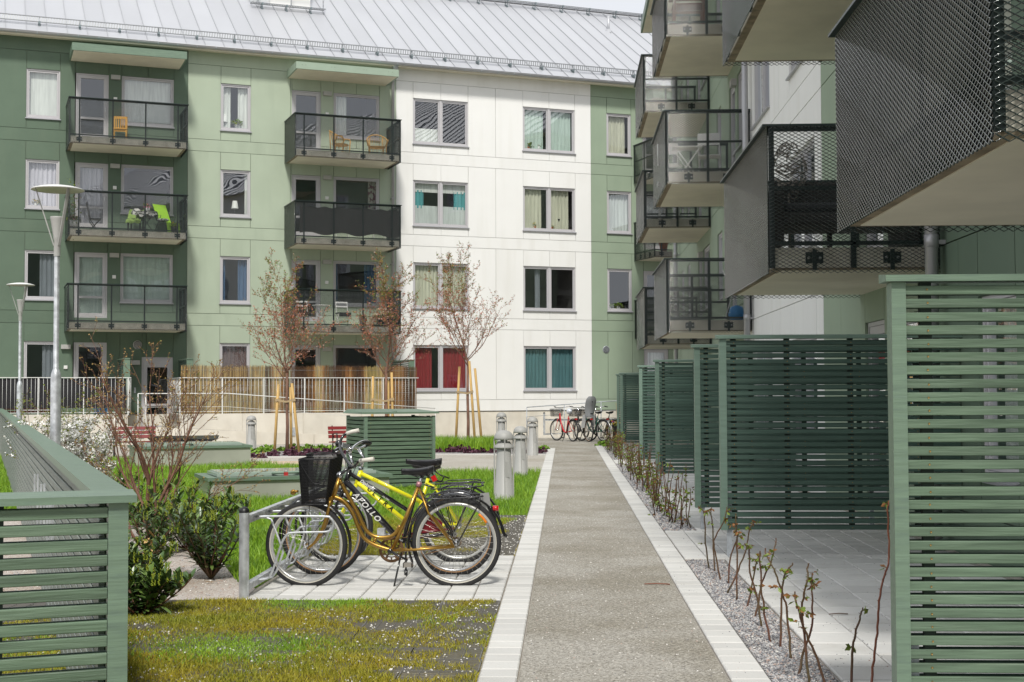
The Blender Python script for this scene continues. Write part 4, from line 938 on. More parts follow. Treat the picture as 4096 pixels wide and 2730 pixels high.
def bench(label, loc, rz, W=1.55):
    t = thing('park_bench', label, 'bench', loc, rz, 'red park benches')
    me = MB().cbox(0,W,0,.028,0,.092,.006).mesh('slat', m_redb); me2 = MB().cbox(0,W,0,.092,0,.028,.006).mesh('slat', m_redb)
    for i, (y, z) in enumerate(((.44,.84),(.415,.725),(.39,.61))): link('back_slat', me, t, (0,y,z-.09), (R(-14),0,0))
    for i in range(4): link('seat_slat', me2, t, (0,-.02+i*.105,.42-.008*i))
    for x in (.12, W-.12):
        s = MB(); s.tube(smooth_pts([(x,-.02,0),(x,-.02,.6),(x,.05,.645),(x,.28,.65),(x,.38,.60),(x,.40,.45),(x,.42,0)],4), .019, 8); s.beam((x,-.02,.4),(x,.40,.38),.03,.03); s.beam((x,.40,.38),(x,.48,.86),.03,.02); s.build('frame', m_blackg, t)
    t.scale = (.88,.88,.88); return t
bench('red slatted bench with black arms, by the concrete wall on the left', tuple(G(437,1832)), TH-R(8), 1.22)
b_ = G(1330,1832); bench('red slatted bench partly hidden behind the slatted bin shelter', (b_.x,b_.y,0), TH+R(2), 1.5)

# ================================================================ FRONT BICYCLE RACK
def rack_frame(label, loc, L, rz, group='galvanised bicycle racks', nslot=6, post_h=.68):
    t = thing('bicycle_rack', label, 'bicycle rack', loc, rz, group)
    for y in (0, L):
        s = MB(); s.lathe([(.0375,0),(.0375,post_h-.03)], 18, (0,y,0)); s.build('post', m_galv, t)
        s = MB(); s.lathe([(.039,post_h-.035),(.038,post_h-.02),(.03,post_h-.004),(.015,post_h+.006),(0,post_h+.01)], 16, (0,y,0)); s.build('post_cap', m_black, t)
    for z in (.59, .09):
        s = MB(); s.box(.0,.012,.035,L-.035,z-.035,z+.035); s.box(.012,.045,.036,L-.036,z+.023,z+.035)
        for y in (.07,.10,L-.07,L-.1): s.lathe([(0,-.006),(.007,-.006),(.007,0)], 6, (0,y,z), axis='x')
        s.build('cross_rail', m_galv, t)
    def loop(dx=0):
        P = [(.0,0,.585),(.14,0,.588),(.52,0,.588),(.575,0,.575),(.60,0,.54),(.59,0,.50),(.55,0,.472),(.40,0,.467),(.27,0,.462),(.235,0,.44),(.20,0,.38),(.155,0,.24),(.12,0,.15),(.09,0,.115),(.0,0,.105)]
        return smooth_pts(P, 4)
    s = MB(); s.tube(loop(), .0085, 8); s.tube([(.0,.055,.575),(.07,.055,.575),(.11,.055,.56),(.19,.045,.36),(.205,.04,.31),(.155,.04,.17),(.12,.05,.12),(.0,.05,.105)], .0085, 8); me = s.mesh('wheel_holder', m_galv)
    for i in range(nslot): link('wheel_holder', me, t, (.012, .32+i*(L-.5)/(nslot-1), 0 if i%2 == 0 else .0))
    return t
rack_frame('galvanised bicycle rack holding the gold, black and yellow bicycles', (-2.375,10.13,0), 2.9, 0)
p = G(2177,1748); rack_frame('far galvanised bicycle rack with the red bicycle in front of the wall', (p.x,p.y,0), 3.6, R(-90)+R(1), nslot=7, post_h=.85)
# ================================================================ BICYCLES
m_gold = mat('frame_gold_brown', (.36,.205,.035), .32, .75, coat=.4); m_yel = mat('frame_yellow', (.78,.74,.015), .3, coat=.5)
m_bfr = mat('frame_black', (.012,.012,.013), .22, coat=.6); m_redf = mat('frame_red', (.55,.012,.02), .3, coat=.5); m_grf = mat('frame_green', (.02,.12,.08), .35, coat=.4)
m_rimw = mat('rim_silver_white', (.55,.55,.53), .3, .55); m_rims = mat('rim_silver', (.6,.6,.6), .25, .9); m_tan = mat('tyre_sidewall_tan', (.42,.22,.09), .8); m_cream = mat('tyre_sidewall_white', (.58,.55,.47), .8)
m_spoke = mat('spoke_steel', (.55,.53,.48), .3, 1); m_chrome = mat('chrome', (.75,.75,.76), .12, 1); m_rust = mat('rusty_steel', (.13,.07,.04), .7, .3, col2=(.22,.12,.05), scale=20)
m_grip = mat('grip_white', (.66,.63,.56), .6); m_sad = mat('saddle_black', (.014,.014,.016), .35, bump=.1, bscale=200); m_wire = mat('basket_wire_black', (.010,.010,.011), .4)
m_rlight = mat('rear_light_red', (.55,.01,.01), .2, coat=.8); m_orange = mat('reflector_orange', (.8,.22,.01), .3); m_pink = mat('collar_pink', (.45,.22,.24), .4, .4); m_plate = mat('plate_grey', (.42,.42,.41), .4, .7)
m_red_guard = mat('chain_guard_dark_red', (.18,.008,.015), .35)
def wheel(parent, x, r, steer, side=None, rim=None, lean=0, fine=True, y=0):
    ns = 48 if fine else 28; tr = .0205
    s = MB(); s.lathe([(r-.062,-.007),(r-.055,-.012),(r-.040,-.013),(r-.040,.013),(r-.055,.012),(r-.062,.007),(r-.062,-.007)], ns, axis='y')
    w_ = s.build('wheel', rim or m_rims, parent, loc=(x,y,r), rot=(lean,0,steer))
    P = [(r-.043,-.012),(r-.036,-.0165),(r-.016,-.021),(r-.006,-.013),(r,-.004),(r,.004),(r-.006,.013),(r-.016,.021),(r-.036,.0165),(r-.043,.012)]
    s = MB()
    if side: s.lathe(P[:2], ns, axis='y', mi=1); s.lathe(P[1:9], ns, axis='y'); s.lathe(P[8:], ns, axis='y', mi=1)
    else: s.lathe(P, ns, axis='y')
    if fine:
        for k in range(110):
            a = 2*math.pi*k/110
            for sg in (-1,1): s.beam((r*.990*math.cos(a),sg*.004,r*.990*math.sin(a)),((r-.012)*math.cos(a+.02),sg*.018,(r-.012)*math.sin(a+.02)),.006,.005)
    s.build('tyre', [m_rubber, side or m_rubber], w_)
    s = MB(); n = 36 if fine else 18
    for k in range(n):
        a = 2*math.pi*k/n; sg = 1 if k%2 else -1; b = a+(.62 if (k//2)%2 else -.62)
        s.tube([(.02*math.cos(b),sg*.028,.02*math.sin(b)),((r-.055)*math.cos(a),0,(r-.055)*math.sin(a))], .0012 if fine else .0016, 3, cap=False)
    s.build('spokes', m_spoke, w_)
    s = MB(); s.lathe([(0,-.048),(.009,-.048),(.010,-.034),(.024,-.032),(.024,-.027),(.014,-.02),(.014,.02),(.024,.027),(.024,.032),(.010,.034),(.009,.048),(0,.048)], 12, axis='y'); s.build('hub', m_chrome, w_)
    return w_
def fender(parent, x, z, r, a0, a1, m, name='mudguard', wd=.024, steer=0, y=0):
    s = MB(); n = 22; V = []
    for i in range(n+1):
        a = R(a0+(a1-a0)*i/n)
        for k, (dy, dr) in enumerate(((-wd,-.012),(-wd*.7,0),(0,.006),(wd*.7,0),(wd,-.012))): V.append(((r+dr)*math.cos(a), dy, (r+dr)*math.sin(a)))
    F = [(i*5+k, i*5+k+1, i*5+k+6, i*5+k+5) for i in range(n) for k in range(4)]; s.add(V, F, 0, True)
    return s.build(name, m, parent, loc=(x,y,z), rot=(0,0,steer))
def saddle(parent, nose, rear, wd=.085, dz=0, m=None, lit=None):
    """nose and rear are (x,z)"""
    s = MB(); n = 12; m_ = 12; V = []; nx, nz_ = nose; rx, rz_ = rear
    for i in range(n+1):
        t = i/n; x = nx+(rx-nx)*t; z = nz_+(rz_-nz_)*t-.012*math.sin(math.pi*t)
        hw = .018+(wd-.018)*(1/(1+math.exp(-(t-.58)*11))) ; hw *= (1 if t < .9 else 1-((t-.9)*10)**2*.45); hw *= min(1,(t+.03)*9)**.5 if t < .1 else 1
        ht = .03+.035*t+(.0 if t < .8 else -.02*(t-.8)*5)
        for j in range(m_):
            a = 2*math.pi*j/m_; c_, s_ = math.cos(a), math.sin(a); V.append((x, hw*c_, z+(.012*s_ if s_ > 0 else ht*s_*(.55+.45*abs(s_)))-.01))
    F = [(i*m_+j, i*m_+(j+1)%m_, (i+1)*m_+(j+1)%m_, (i+1)*m_+j) for i in range(n) for j in range(m_)]
    s.add(V, F, 0, True); s.f.append(tuple(range(m_))); s.f.append(tuple(n*m_+j for j in range(m_-1,-1,-1))); s.m += [0,0]; s.s += [True,True]
    o = s.build('saddle', m or m_sad, parent)
    q = MB()
    for sg in (-1,1): q.tube([(nx*.75+rx*.25,sg*.01,nz_-.04),((nx+rx)/2,sg*.022,min(nz_,rz_)-.065),(rx*.85+nx*.15,sg*.03,rz_-.05)], .0035, 5)
    for sg in (-1,1): q.tube([(rx*.8+nx*.2, sg*.035, rz_-.04+ .028*math.cos(k*.9)*0-.012*k*.5) for k in range(8)], .008, 6)
    q.build('saddle_spring', m_black, o); return o
def net(s, A, B, C, D, nu, nv, r=.0014):
    """wire net over the patch A-B (bottom) D-C (top)"""
    A,B,C,D = map(Vector,(A,B,C,D))
    f = lambda u,v: (A*(1-u)+B*u)*(1-v)+(D*(1-u)+C*u)*v
    for i in range(nu+1): s.tube([f(i/nu,0), f(i/nu,1)], r, 3, cap=False)
    for j in range(nv+1): s.tube([f(0,j/nv), f(1,j/nv)], r, 3, cap=False)
def basket(parent, x0, x1, y0, y1, z0, z1, flare=.03, nu=26, nv=22, r=.0013, dip=0):
    s = MB(); b = [(x0+flare,y0+flare,z0),(x1-flare*.4,y0+flare,z0),(x1-flare*.4,y1-flare,z0),(x0+flare,y1-flare,z0)]; t = [(x0,y0,z1),(x1,y0,z1),(x1,y1,z1),(x0,y1,z1)]
    for i in range(4):
        j = (i+1)%4; net(s, b[i], b[j], t[j], t[i], nu, nv, r)
    net(s, b[0], b[1], b[2], b[3], nu//2, nu//2, r)
    c = lambda P: smooth_pts([Vector(P[k%4])*.5+Vector(P[(k+1)%4])*.5 if h else Vector(P[k%4])*.93+sum((Vector(q) for q in P), Vector())/4*.07 for k in range(4) for h in (0,1)]+[Vector(P[0])*.93+sum((Vector(q) for q in P), Vector())/4*.07], 4)
    s.tube(c(t), .0045, 6, closed=False); s.tube(c(b), .003, 5)
    return s.build('basket', m_wire, parent)
def text(parent, body, p, ang, size, m, shear=.25, bold=.0, spacing=1.0):
    """flat lettering in the plane facing the path's near end; p is a world point, ang the downward slope"""
    c = bpy.data.curves.new('lettering', 'FONT'); c.body = body; c.size = size; c.shear = shear; c.extrude = .0006; c.offset = bold; c.space_character = spacing; c.resolution_u = 3
    c.materials.append(m); tmp = bpy.data.objects.new('lettering_curve', c); COL.objects.link(tmp)
    me = bpy.data.meshes.new_from_object(tmp.evaluated_get(bpy.context.evaluated_depsgraph_get())); bpy.data.objects.remove(tmp); me.name = 'lettering'
    o = bpy.data.objects.new('lettering', me); COL.objects.link(o); o.parent = parent; me.materials.clear(); me.materials.append(m)
    Wm = Matrix.Translation(p) @ Matrix.Rotation(ang,4,'Y') @ Matrix.Rotation(math.pi/2,4,'X')
    P_ = Matrix.Translation(parent.location) @ Matrix.Rotation(parent.rotation_euler.z,4,'Z'); o.matrix_local = P_.inverted() @ Wm
    return o
def zw(zx, zy, Y, ox=900, oy=1700, sc=1.96): return YP(ox+zx/sc, oy+zy/sc, Y)
class Bike:
    def __init__(b, label, Y, rear, front, rr, rf, **k):
        p = zw(rear[0], rear[1], Y); b.Y = Y; b.base = Vector((p.x, Y, 0)); b.t = thing('bicycle', label, 'bicycle', b.base, math.pi)
    def P(b, zx, zy, dy=0.0):      # local point; dy towards the camera
        w_ = zw(zx, zy, b.Y-dy); return Vector((-(w_.x-b.base.x), dy, w_.z))
    def Pf(b, zx, zy, dy=0.0):     # same, read in the bicycle's own plane and then shifted sideways
        w_ = zw(zx, zy, b.Y); return Vector((-(w_.x-b.base.x), dy, w_.z))
# ---- gold step-through bicycle in front
b = Bike('gold-brown step-through bicycle with black basket and white grips, nearest in the rack', 10.80, (1815,925), (640,955), .345, .335)
t = b.t; f = b.Pf
wheel(t, 0, .352, 0, m_cream, m_rimw, y=0)
fx = f(638,955); wheel(t, fx.x, .338, R(-9), m_cream, m_rimw, lean=R(2), y=.0)
s = MB()
s.tube(smooth_pts([f(893,425),f(960,545),f(1040,690),f(1085,790),f(1130,850),f(1200,882),f(1290,878),f(1340,845),f(1372,790)],5), .0155, 12)
s.tube(smooth_pts([f(852,562),f(930,600),f(1000,690),f(1040,790),f(1090,885),f(1160,935),f(1240,965),f(1320,988)],5), .0165, 12)
s.tube([f(1520,482),f(1312,985)], .0165, 12); s.tube([f(898,418),f(843,585)], .019, 12); s.tube([f(1058,785),f(1095,772)], .011, 8); s.tube([f(1165,925),f(1185,882)], .011, 8)
for sg in (-1,1): s.tube([f(1525,500,sg*.018),f(1600,690,sg*.045),f(1800,948,sg*.058)], .009, 8); s.tube([f(1330,985,sg*.02),f(1480,975,sg*.048),f(1805,950,sg*.058)], .0105, 8)
s.tube([f(1305,985,-.035),f(1305,985,.035)], .022, 12); s.build('frame', m_gold, t)
s = MB(); hub = f(645,968)
for sg in (-1,1): s.tube(smooth_pts([f(832,590,sg*.035),f(812,690,sg*.05),f(775,800,sg*.052),f(720,905,sg*.053),f(655,968,sg*.053)],4), [.014]*4+[.013]*4+[.011]*4+[.009]*4+[.008], 8)
s.tube([f(836,578,-.045),f(836,578,.045)], .017, 8); s.build('fork', m_gold, t)
fender(t, 0, .352, .385, -24, 172, m_bfr); fender(t, fx.x, .338, .368, 118, 195, m_bfr, steer=R(-9))
s = MB(); s.tube(smooth_pts([f(2170,800),f(2185,850),f(2210,875)],3), .012, 5); s.build('mudflap', m_bfr, t)
saddle(t, tuple(f(1382,345).xz), tuple(f(1636,318).xz), .10)
s = MB(); s.tube([f(1520,480),f(1545,400)], .0125, 10); s.build('seat_post', m_chrome, t); s = MB(); s.tube([f(1513,484),f(1527,450)], .0215, 12); s.build('seat_collar', m_pink, t)
# luggage rack
s = MB(); rk = lambda zx, zy, dy=0: f(zx,zy,dy)
s.tube(smooth_pts([f(1585,548,-.06),f(1570,560,0),f(1585,572,.065),f(1700,575,.065),f(2000,560,.065),f(2012,550,0),f(2000,545,-.06),f(1585,548,-.06)],3), .0055, 6)
for i in range(7): x = 1640+i*55; s.tube([f(x,556,-.06),f(x,566,.065)], .0035, 5)
s.tube([f(1600,556,.0),f(2005,548,.0)], .0035, 5); s.tube([f(1570,560,.0),f(1545,520,.0)], .005, 5)
for sg in (-1,1): s.tube([f(1990,562,sg*.062),f(2003,600,sg*.062),f(1820,940,sg*.062)], .0055, 6); s.tube([f(1625,565,sg*.062),f(1810,935,sg*.06)], .0045, 6)
s.tube([f(1700,575,.066),f(1720,530,.066),f(1760,525,.066),f(1790,560,.066),f(1690,566,.066)], .003, 5); s.build('luggage_rack', m_bfr, t)
s = MB(); s.tube([f(2100,655),f(2145,655)], .022, 12); s.build('rear_light', m_rlight, t); s = MB(); s.tube([f(2060,640),f(2105,655)], .010, 6); s.build('light_holder', m_bfr, t)
s = MB(); a = f(2040,590); s.beam(f(2035,535),f(2050,650),.07,.006, upv=(0,1,0)); s.build('number_plate', m_plate, t)
s = MB(); c = f(1300,985); s.lathe([(.055,.0),(.062,.004),(.062,-.002),(.055,.0)], 30, (c.x,-.045,c.z), axis='y')
s.lathe([(.078,.002),(.100,.004),(.100,-.002),(.078,.0)], 36, (c.x,-.045,c.z), axis='y')
for k in range(5): a_ = k*1.2566+.3; s.beam((c.x,-.045,c.z),(c.x+.085*math.cos(a_),-.045,c.z+.085*math.sin(a_)),.012,.004, upv=(0,1,0))
for k in range(12):
    a_ = k*.5236; s.lathe([(.0,.001),(.008,.001)], 8, (c.x+.07*math.cos(a_),-.043,c.z+.07*math.sin(a_)), axis='y')
s.tube([(c.x,-.046,c.z+.095),(0.0,-.046,.352+.038)], .004, 4); s.tube([(c.x,-.046,c.z-.095),(0.0,-.046,.352-.038)], .004, 4); s.lathe([(.0,0),(.038,0),(.038,.003)], 16, (0,-.046,.352), axis='y')
s.build('chain_set', m_rust, t)
s = MB(); s.tube([f(1305,985,.06),f(1440,1055,.075)], .009, 8); s.lathe([(0,.04),(.02,.04),(.022,.03),(.018,.02)], 12, (c.x,.02,c.z), axis='y'); s.tube([f(1305,985,-.06),f(1180,915,-.07)], .009, 8); cr_ = s.build('crank', m_bfr, t)
s = MB(); q = f(1450,1085,.10); s.box(q.x-.028,q.x+.032,.065,.15,q.z-.014,q.z+.014); s.box(q.x-.034,q.x-.028,.06,.155,q.z-.018,q.z+.018,1); s.box(q.x+.032,q.x+.038,.06,.155,q.z-.018,q.z+.018,1); s.build('pedal', [mat('pedal_grey_rubber',(.25,.23,.20),.6), m_bfr], cr_)
s = MB(); s.tube([f(1385,1000,.02),f(1330,1290,.10)], .0075, 8); s.tube([f(1330,1290,.10),f(1318,1308,.11),f(1300,1312,.12)], .009, 8); s.build('kickstand', m_bfr, t)
# handlebar, swept back, slightly turned
s = MB(); g1 = [f(1205,255,.27),f(1150,262,.26),f(1092,272,.24)]; ctr = f(1000,322,.02); g2 = [f(1003,52,-.33),f(950,62,-.33),f(900,80,-.32)]
s.tube(smooth_pts([g1[1],f(1088,272,.24),f(1060,300,.17),f(1010,330,.06),f(960,300,-.04),f(890,225,-.16),f(858,160,-.27),f(872,100,-.32),f(905,78,-.32)],5), .0115, 10); hb = s.build('handlebar', m_bfr, t)
for g_ in (g1, g2): s = MB(); s.tube(g_, [.0175,.016,.0165], 12); s.build('grip', m_grip, hb)
s = MB(); s.tube([f(890,440),f(905,385),f(985,330)], .0125, 10); s.lathe([(0,-.03),(.02,-.03),(.02,.03),(0,.03)], 10, tuple(f(985,330)), axis='y'); s.build('stem', m_bfr, t)
s = MB(); q = f(898,395); s.lathe([(0,-.02),(.026,-.018),(.028,.0),(.02,.02),(0,.024)], 14, tuple(q), axis='x'); s.build('headlight', m_chrome, t)
s = MB(); s.tube([f(930,205,-.2),f(960,180,-.22)], .006, 6); s.tube([f(840,222,-.15),f(870,205,-.2)], .005, 6); s.build('brake_lever', m_chrome, t)
q0, q1 = f(625,620), f(895,620); zt = f(0,262).z; zb = f(0,615).z
xr, xf = f(858,300).x, f(612,300).x
basket(t, xr, xf, -.19, .19, zb, zt, .045, 30, 30, .0018)
s = MB(); s.tube(smooth_pts([(xf,.19,zt),(xf-.05,.195,zt-.09),(xf-.13,.2,zt-.19),(xr+.03,.19,zt-.16)],5), .004, 6); s.tube([(xr-.0,-.1,zb),fx+Vector((0,-.05,.03))], .003, 5); s.tube([f(672,620,.06),f(665,960,.055)], .003, 5); s.tube([f(620,600,-.06),f(620,960,-.055)], .003, 5); s.build('basket_stay', m_wire, t)
s = MB(); s.tube([f(585,518,.05),f(545,520,.05)], .01, 8); s.lathe([(0,-.006),(.022,-.006),(.022,.006),(0,.006)], 14, tuple(f(545,525,.05)), axis='y'); s.build('lamp_hook', m_gold, t)
s = MB(); 
for pts in ([f(960,300,-.04),f(940,380,.02),f(905,430,.03)],[f(890,225,-.16),f(930,300,-.1),f(915,420,-.03)],[f(1060,300,.17),f(1000,400,.08),f(905,470,.03)]): s.tube(smooth_pts(pts,5), .0028, 5)
s.build('brake_cable', m_black, t)
s = MB(); q = f(2010,710,.01); s.lathe([(.0,-.004),(.0,.004)],6,tuple(q),axis='y'); s.tube(smooth_pts([f(1990,700,.004),f(2025,735,.004),f(2050,770,.004)],3), .010, 6); s.build('spoke_reflector', m_orange, t)
text(t, 'NORHEIM', zw(1640,1150,10.77), R(18), .035, m_whitep, .3)if False else None
# ---- black bicycle behind it
b = Bike('black diamond-frame bicycle lettered APOLLO, between the gold and the yellow one', 11.45, (1795,846), (768,866), .345, .345)
t = b.t; f = b.Pf
wheel(t, 0, .345, 0, m_tan, m_rims); fx = f(770,866); wheel(t, fx.x, .345, R(4), m_tan, m_rims)
s = MB(); s.tube([f(978,352),f(938,490)], .021, 12); s.tube([f(975,378),f(1430,668)], .0175, 12); s.tube([f(948,440),f(1345,880)], .0265, 14); s.tube([f(1500,520),f(1400,900)], .0165, 12)
for sg in (-1,1): s.tube([f(1495,540,sg*.02),f(1640,660,sg*.05),f(1795,846,sg*.06)], .009, 8); s.tube([f(1400,900,sg*.03),f(1795,846,sg*.06)], .011, 8)
s.tube([f(1400,905,-.035),f(1400,905,.035)], .024, 12); s.build('frame', m_bfr, t)
s = MB()
for sg in (-1,1): s.tube(smooth_pts([f(930,500,sg*.05),f(895,590,sg*.055),f(840,740,sg*.056),f(770,866,sg*.056)],3), .012, 8)
s.tube([f(935,492,-.055),f(935,492,.055)], .02, 8); s.build('fork', m_bfr, t)
fender(t, 0, .345, .372, -35, 165, m_bfr); fender(t, fx.x, .345, .37, 100, 200, m_bfr); fender(t, fx.x, .345, .37, -20, 60, m_bfr)
s = MB(); s.tube(smooth_pts([f(2100,640),f(2150,760),f(2195,865),f(2212,872)],4), [.008]*8+[.014]*4+[.006], 6); s.build('mudflap', m_bfr, t)
saddle(t, tuple(f(1418,268).xz), tuple(f(1698,262).xz), .085); s = MB(); s.tube([f(1500,520),f(1580,330)], .0125, 8); s.build('seat_post', m_bfr, t)
s = MB()
s.tube(smooth_pts([f(1640,492,-.07),f(1640,500,.07),f(2000,478,.07),f(2010,462,0),f(2000,455,-.07),f(1640,470,-.07)],3), .006, 6)
for i in range(5): s.tube([f(1690+i*70,470,-.07),f(1690+i*70,490,.07)], .004, 5)
for sg in (-1,1): s.tube([f(1960,480,sg*.07),f(1795,846,sg*.065)], .006, 6); s.tube([f(1700,488,sg*.07),f(1795,846,sg*.065)], .0045, 6)
s.tube([f(1640,490),f(1560,470)], .006, 6); s.build('luggage_rack', m_bfr, t)
s = MB(); q = f(1640,420); s.beam(f(1630,400,.0),f(1650,440,.0),.035,.04); s.build('rear_light', m_rlight, t)
s = MB(); s.tube([f(1620,345),f(1690,395),(f(1760,420))], .006, 6); s.tube(smooth_pts([f(1610,350,-.02),f(1650,430,-.03),f(1700,440,.02),f(1720,400,.03)],4), .006, 6); s.build('cable_lock', m_black, t)
s = MB(); s.tube([f(978,352),f(1000,300),f(978,215)], .014, 10); s.lathe([(0,-.03),(.024,-.03),(.024,.03),(0,.03)], 12, tuple(f(975,205)), axis='y'); s.tube([f(940,500),f(978,352)], .016, 8); st_ = s.build('stem', m_chrome, t)
s = MB(); s.tube(smooth_pts([f(900,195,.33),f(940,170,.25),f(975,185,.1),f(985,200,0),f(1000,170,-.12),f(1040,140,-.26),f(1080,140,-.34)],4), .0115, 10); hb = s.build('handlebar', m_chrome, t)
for g_ in ([f(905,195,.34),f(948,180,.24)],[f(1020,150,-.24),f(1085,150,-.34)]): s = MB(); s.tube(g_, .0165, 12); s.build('grip', m_black, hb)
s = MB(); s.lathe([(0,-.012),(.026,-.012),(.03,0),(.026,.016),(.01,.024),(0,.025)], 16, tuple(f(925,140,.22)), axis='y'); s.build('bell', m_blackg, hb)
s = MB(); s.beam(f(935,150,.14),f(985,165,.1),.04,.03); s.build('shifter', m_rims, hb)
s = MB(); s.tube([f(1400,905,.05),f(1250,840,.06)], .01, 8); cr_ = s.build('crank', m_chrome, t); s = MB(); q = f(1240,830,.1); s.box(q.x-.03,q.x+.03,.06,.15,q.z-.03,q.z+.03); s.build('pedal', m_galv, cr_)
s = MB(); s.tube([f(1420,900,.03),f(1425,1150,.06)], .009, 8); s.tube([f(1425,1130,.06),f(1425,1200,.065)], .015, 8); s.build('kickstand', m_bfr, t)
s = MB(); q = f(1620,800); s.add([tuple(f(1520,740,-.06)),tuple(f(1600,695,-.06)),tuple(f(1700,770,-.06)),tuple(f(1700,830,-.06)),tuple(f(1530,850,-.06))], [(0,1,2,3,4)]); s.tube([f(1380,870,-.06),f(1790,820,-.06)], .012, 6); s.build('chain_guard', m_red_guard, t)
basket(t, f(905,300).x, f(665,300).x, -.16, .16, f(0,480).z, f(0,225).z, .03, 24, 22, .0016)
an = math.atan2(880-440, 1345-948)
nrm = Vector((0,-1,0))
text(t, 'APOLLO', zw(1004,548,11.45)+nrm*.0275, R(47.5), .066, m_whitep, .3, .0012, 1.33)
text(t, 'Diplomat', zw(1058,444,11.45)+nrm*.019, R(32.5), .036, m_whitep, .3, .001)
text(t, 'city bike', zw(1232,560,11.45)+nrm*.019, R(32.5), .02, m_whitep, .3)
# ---- yellow bicycle
b = Bike('bright yellow bicycle lettered ULTRA, farthest in the near rack', 12.30, (1835,775), (872,785), .34, .34)
t = b.t; f = b.Pf
wheel(t, 0, .34, 0, None, m_rimw); fx = f(872,785); wheel(t, fx.x, .34, R(-6), None, m_rimw)
s = MB(); s.tube([f(1068,355),f(1028,470)], .021, 12); s.tube([f(1058,378),f(1530,602)], .0185, 12); s.tube([f(1038,452),f(1470,800)], .0215, 12); s.tube([f(1592,420),f(1490,800)], .0165, 12)
for sg in (-1,1): s.tube([f(1575,450,sg*.02),f(1640,480,sg*.04),f(1835,775,sg*.06)], .009, 8); s.tube([f(1490,800,sg*.03),f(1835,775,sg*.06)], .011, 8)
s.build('frame', m_yel, t)
s = MB()
for sg in (-1,1): s.tube(smooth_pts([f(1020,480,sg*.05),f(985,560,sg*.055),f(872,785,sg*.056)],3), .0115, 8)
s.tube([f(1024,478,-.055),f(1024,478,.055)], .02, 8); s.build('fork', m_yel, t)
fender(t, 0, .34, .37, 20, 170, m_bfr); fender(t, fx.x, .34, .37, -10, 80, m_bfr)
s = MB(); s.tube([f(1592,420),f(1610,350)], .0125, 8); s.build('seat_post', m_bfr, t); saddle(t, tuple(f(1470,300).xz), tuple(f(1690,292).xz), .08)
s = MB(); s.tube(smooth_pts([f(1740,445,-.06),f(1740,452,.06),f(1980,438,.06),f(1975,432,-.06),f(1740,440,-.06)],3), .005, 6)
for sg in (-1,1): s.tube([f(1950,440,sg*.06),f(1835,775,sg*.06)], .005, 6)
s.tube([f(1740,450),f(1600,440)], .005, 6); s.build('luggage_rack', m_bfr, t)
s = MB(); s.tube([f(1068,355),f(1075,300),f(1088,255),f(1045,190)], .014, 10); s.lathe([(.02,-.02),(.024,0),(.02,.02)], 10, tuple(f(1066,345)), axis='z'); s.build('stem', m_chrome, t)
s = MB(); s.tube(smooth_pts([f(1000,160,.3),f(1040,180,.1),f(1045,190,0),f(1060,180,-.14),f(1095,155,-.3)],4), .0115, 8); hb = s.build('handlebar', m_chrome, t)
for g_ in ([f(1012,160,.24),f(975,150,.34)],[f(1070,175,-.2),f(1100,155,-.32)]): s = MB(); s.tube(g_, .017, 10); s.build('grip', m_black, hb)
s = MB(); c = f(1480,800); s.lathe([(.055,0),(.09,.002),(.09,-.002),(.055,0)], 24, (c.x,.04,c.z), axis='y'); s.tube([(c.x,.04,c.z+.09),(0,.04,.37)], .004, 4); s.build('chain_set', m_rust, t)
for i, ch in enumerate('ULTRA'): text(t, ch, zw(1112+i*42,505+i*38,12.30)+nrm*.0225, R(39), .06, m_bfr, .1, .0015)
text(t, '505', zw(1150,432,12.30)+nrm*.0195, R(26), .04, mat('ghost_lettering',(.68,.58,.01),.3), .1, .0005)

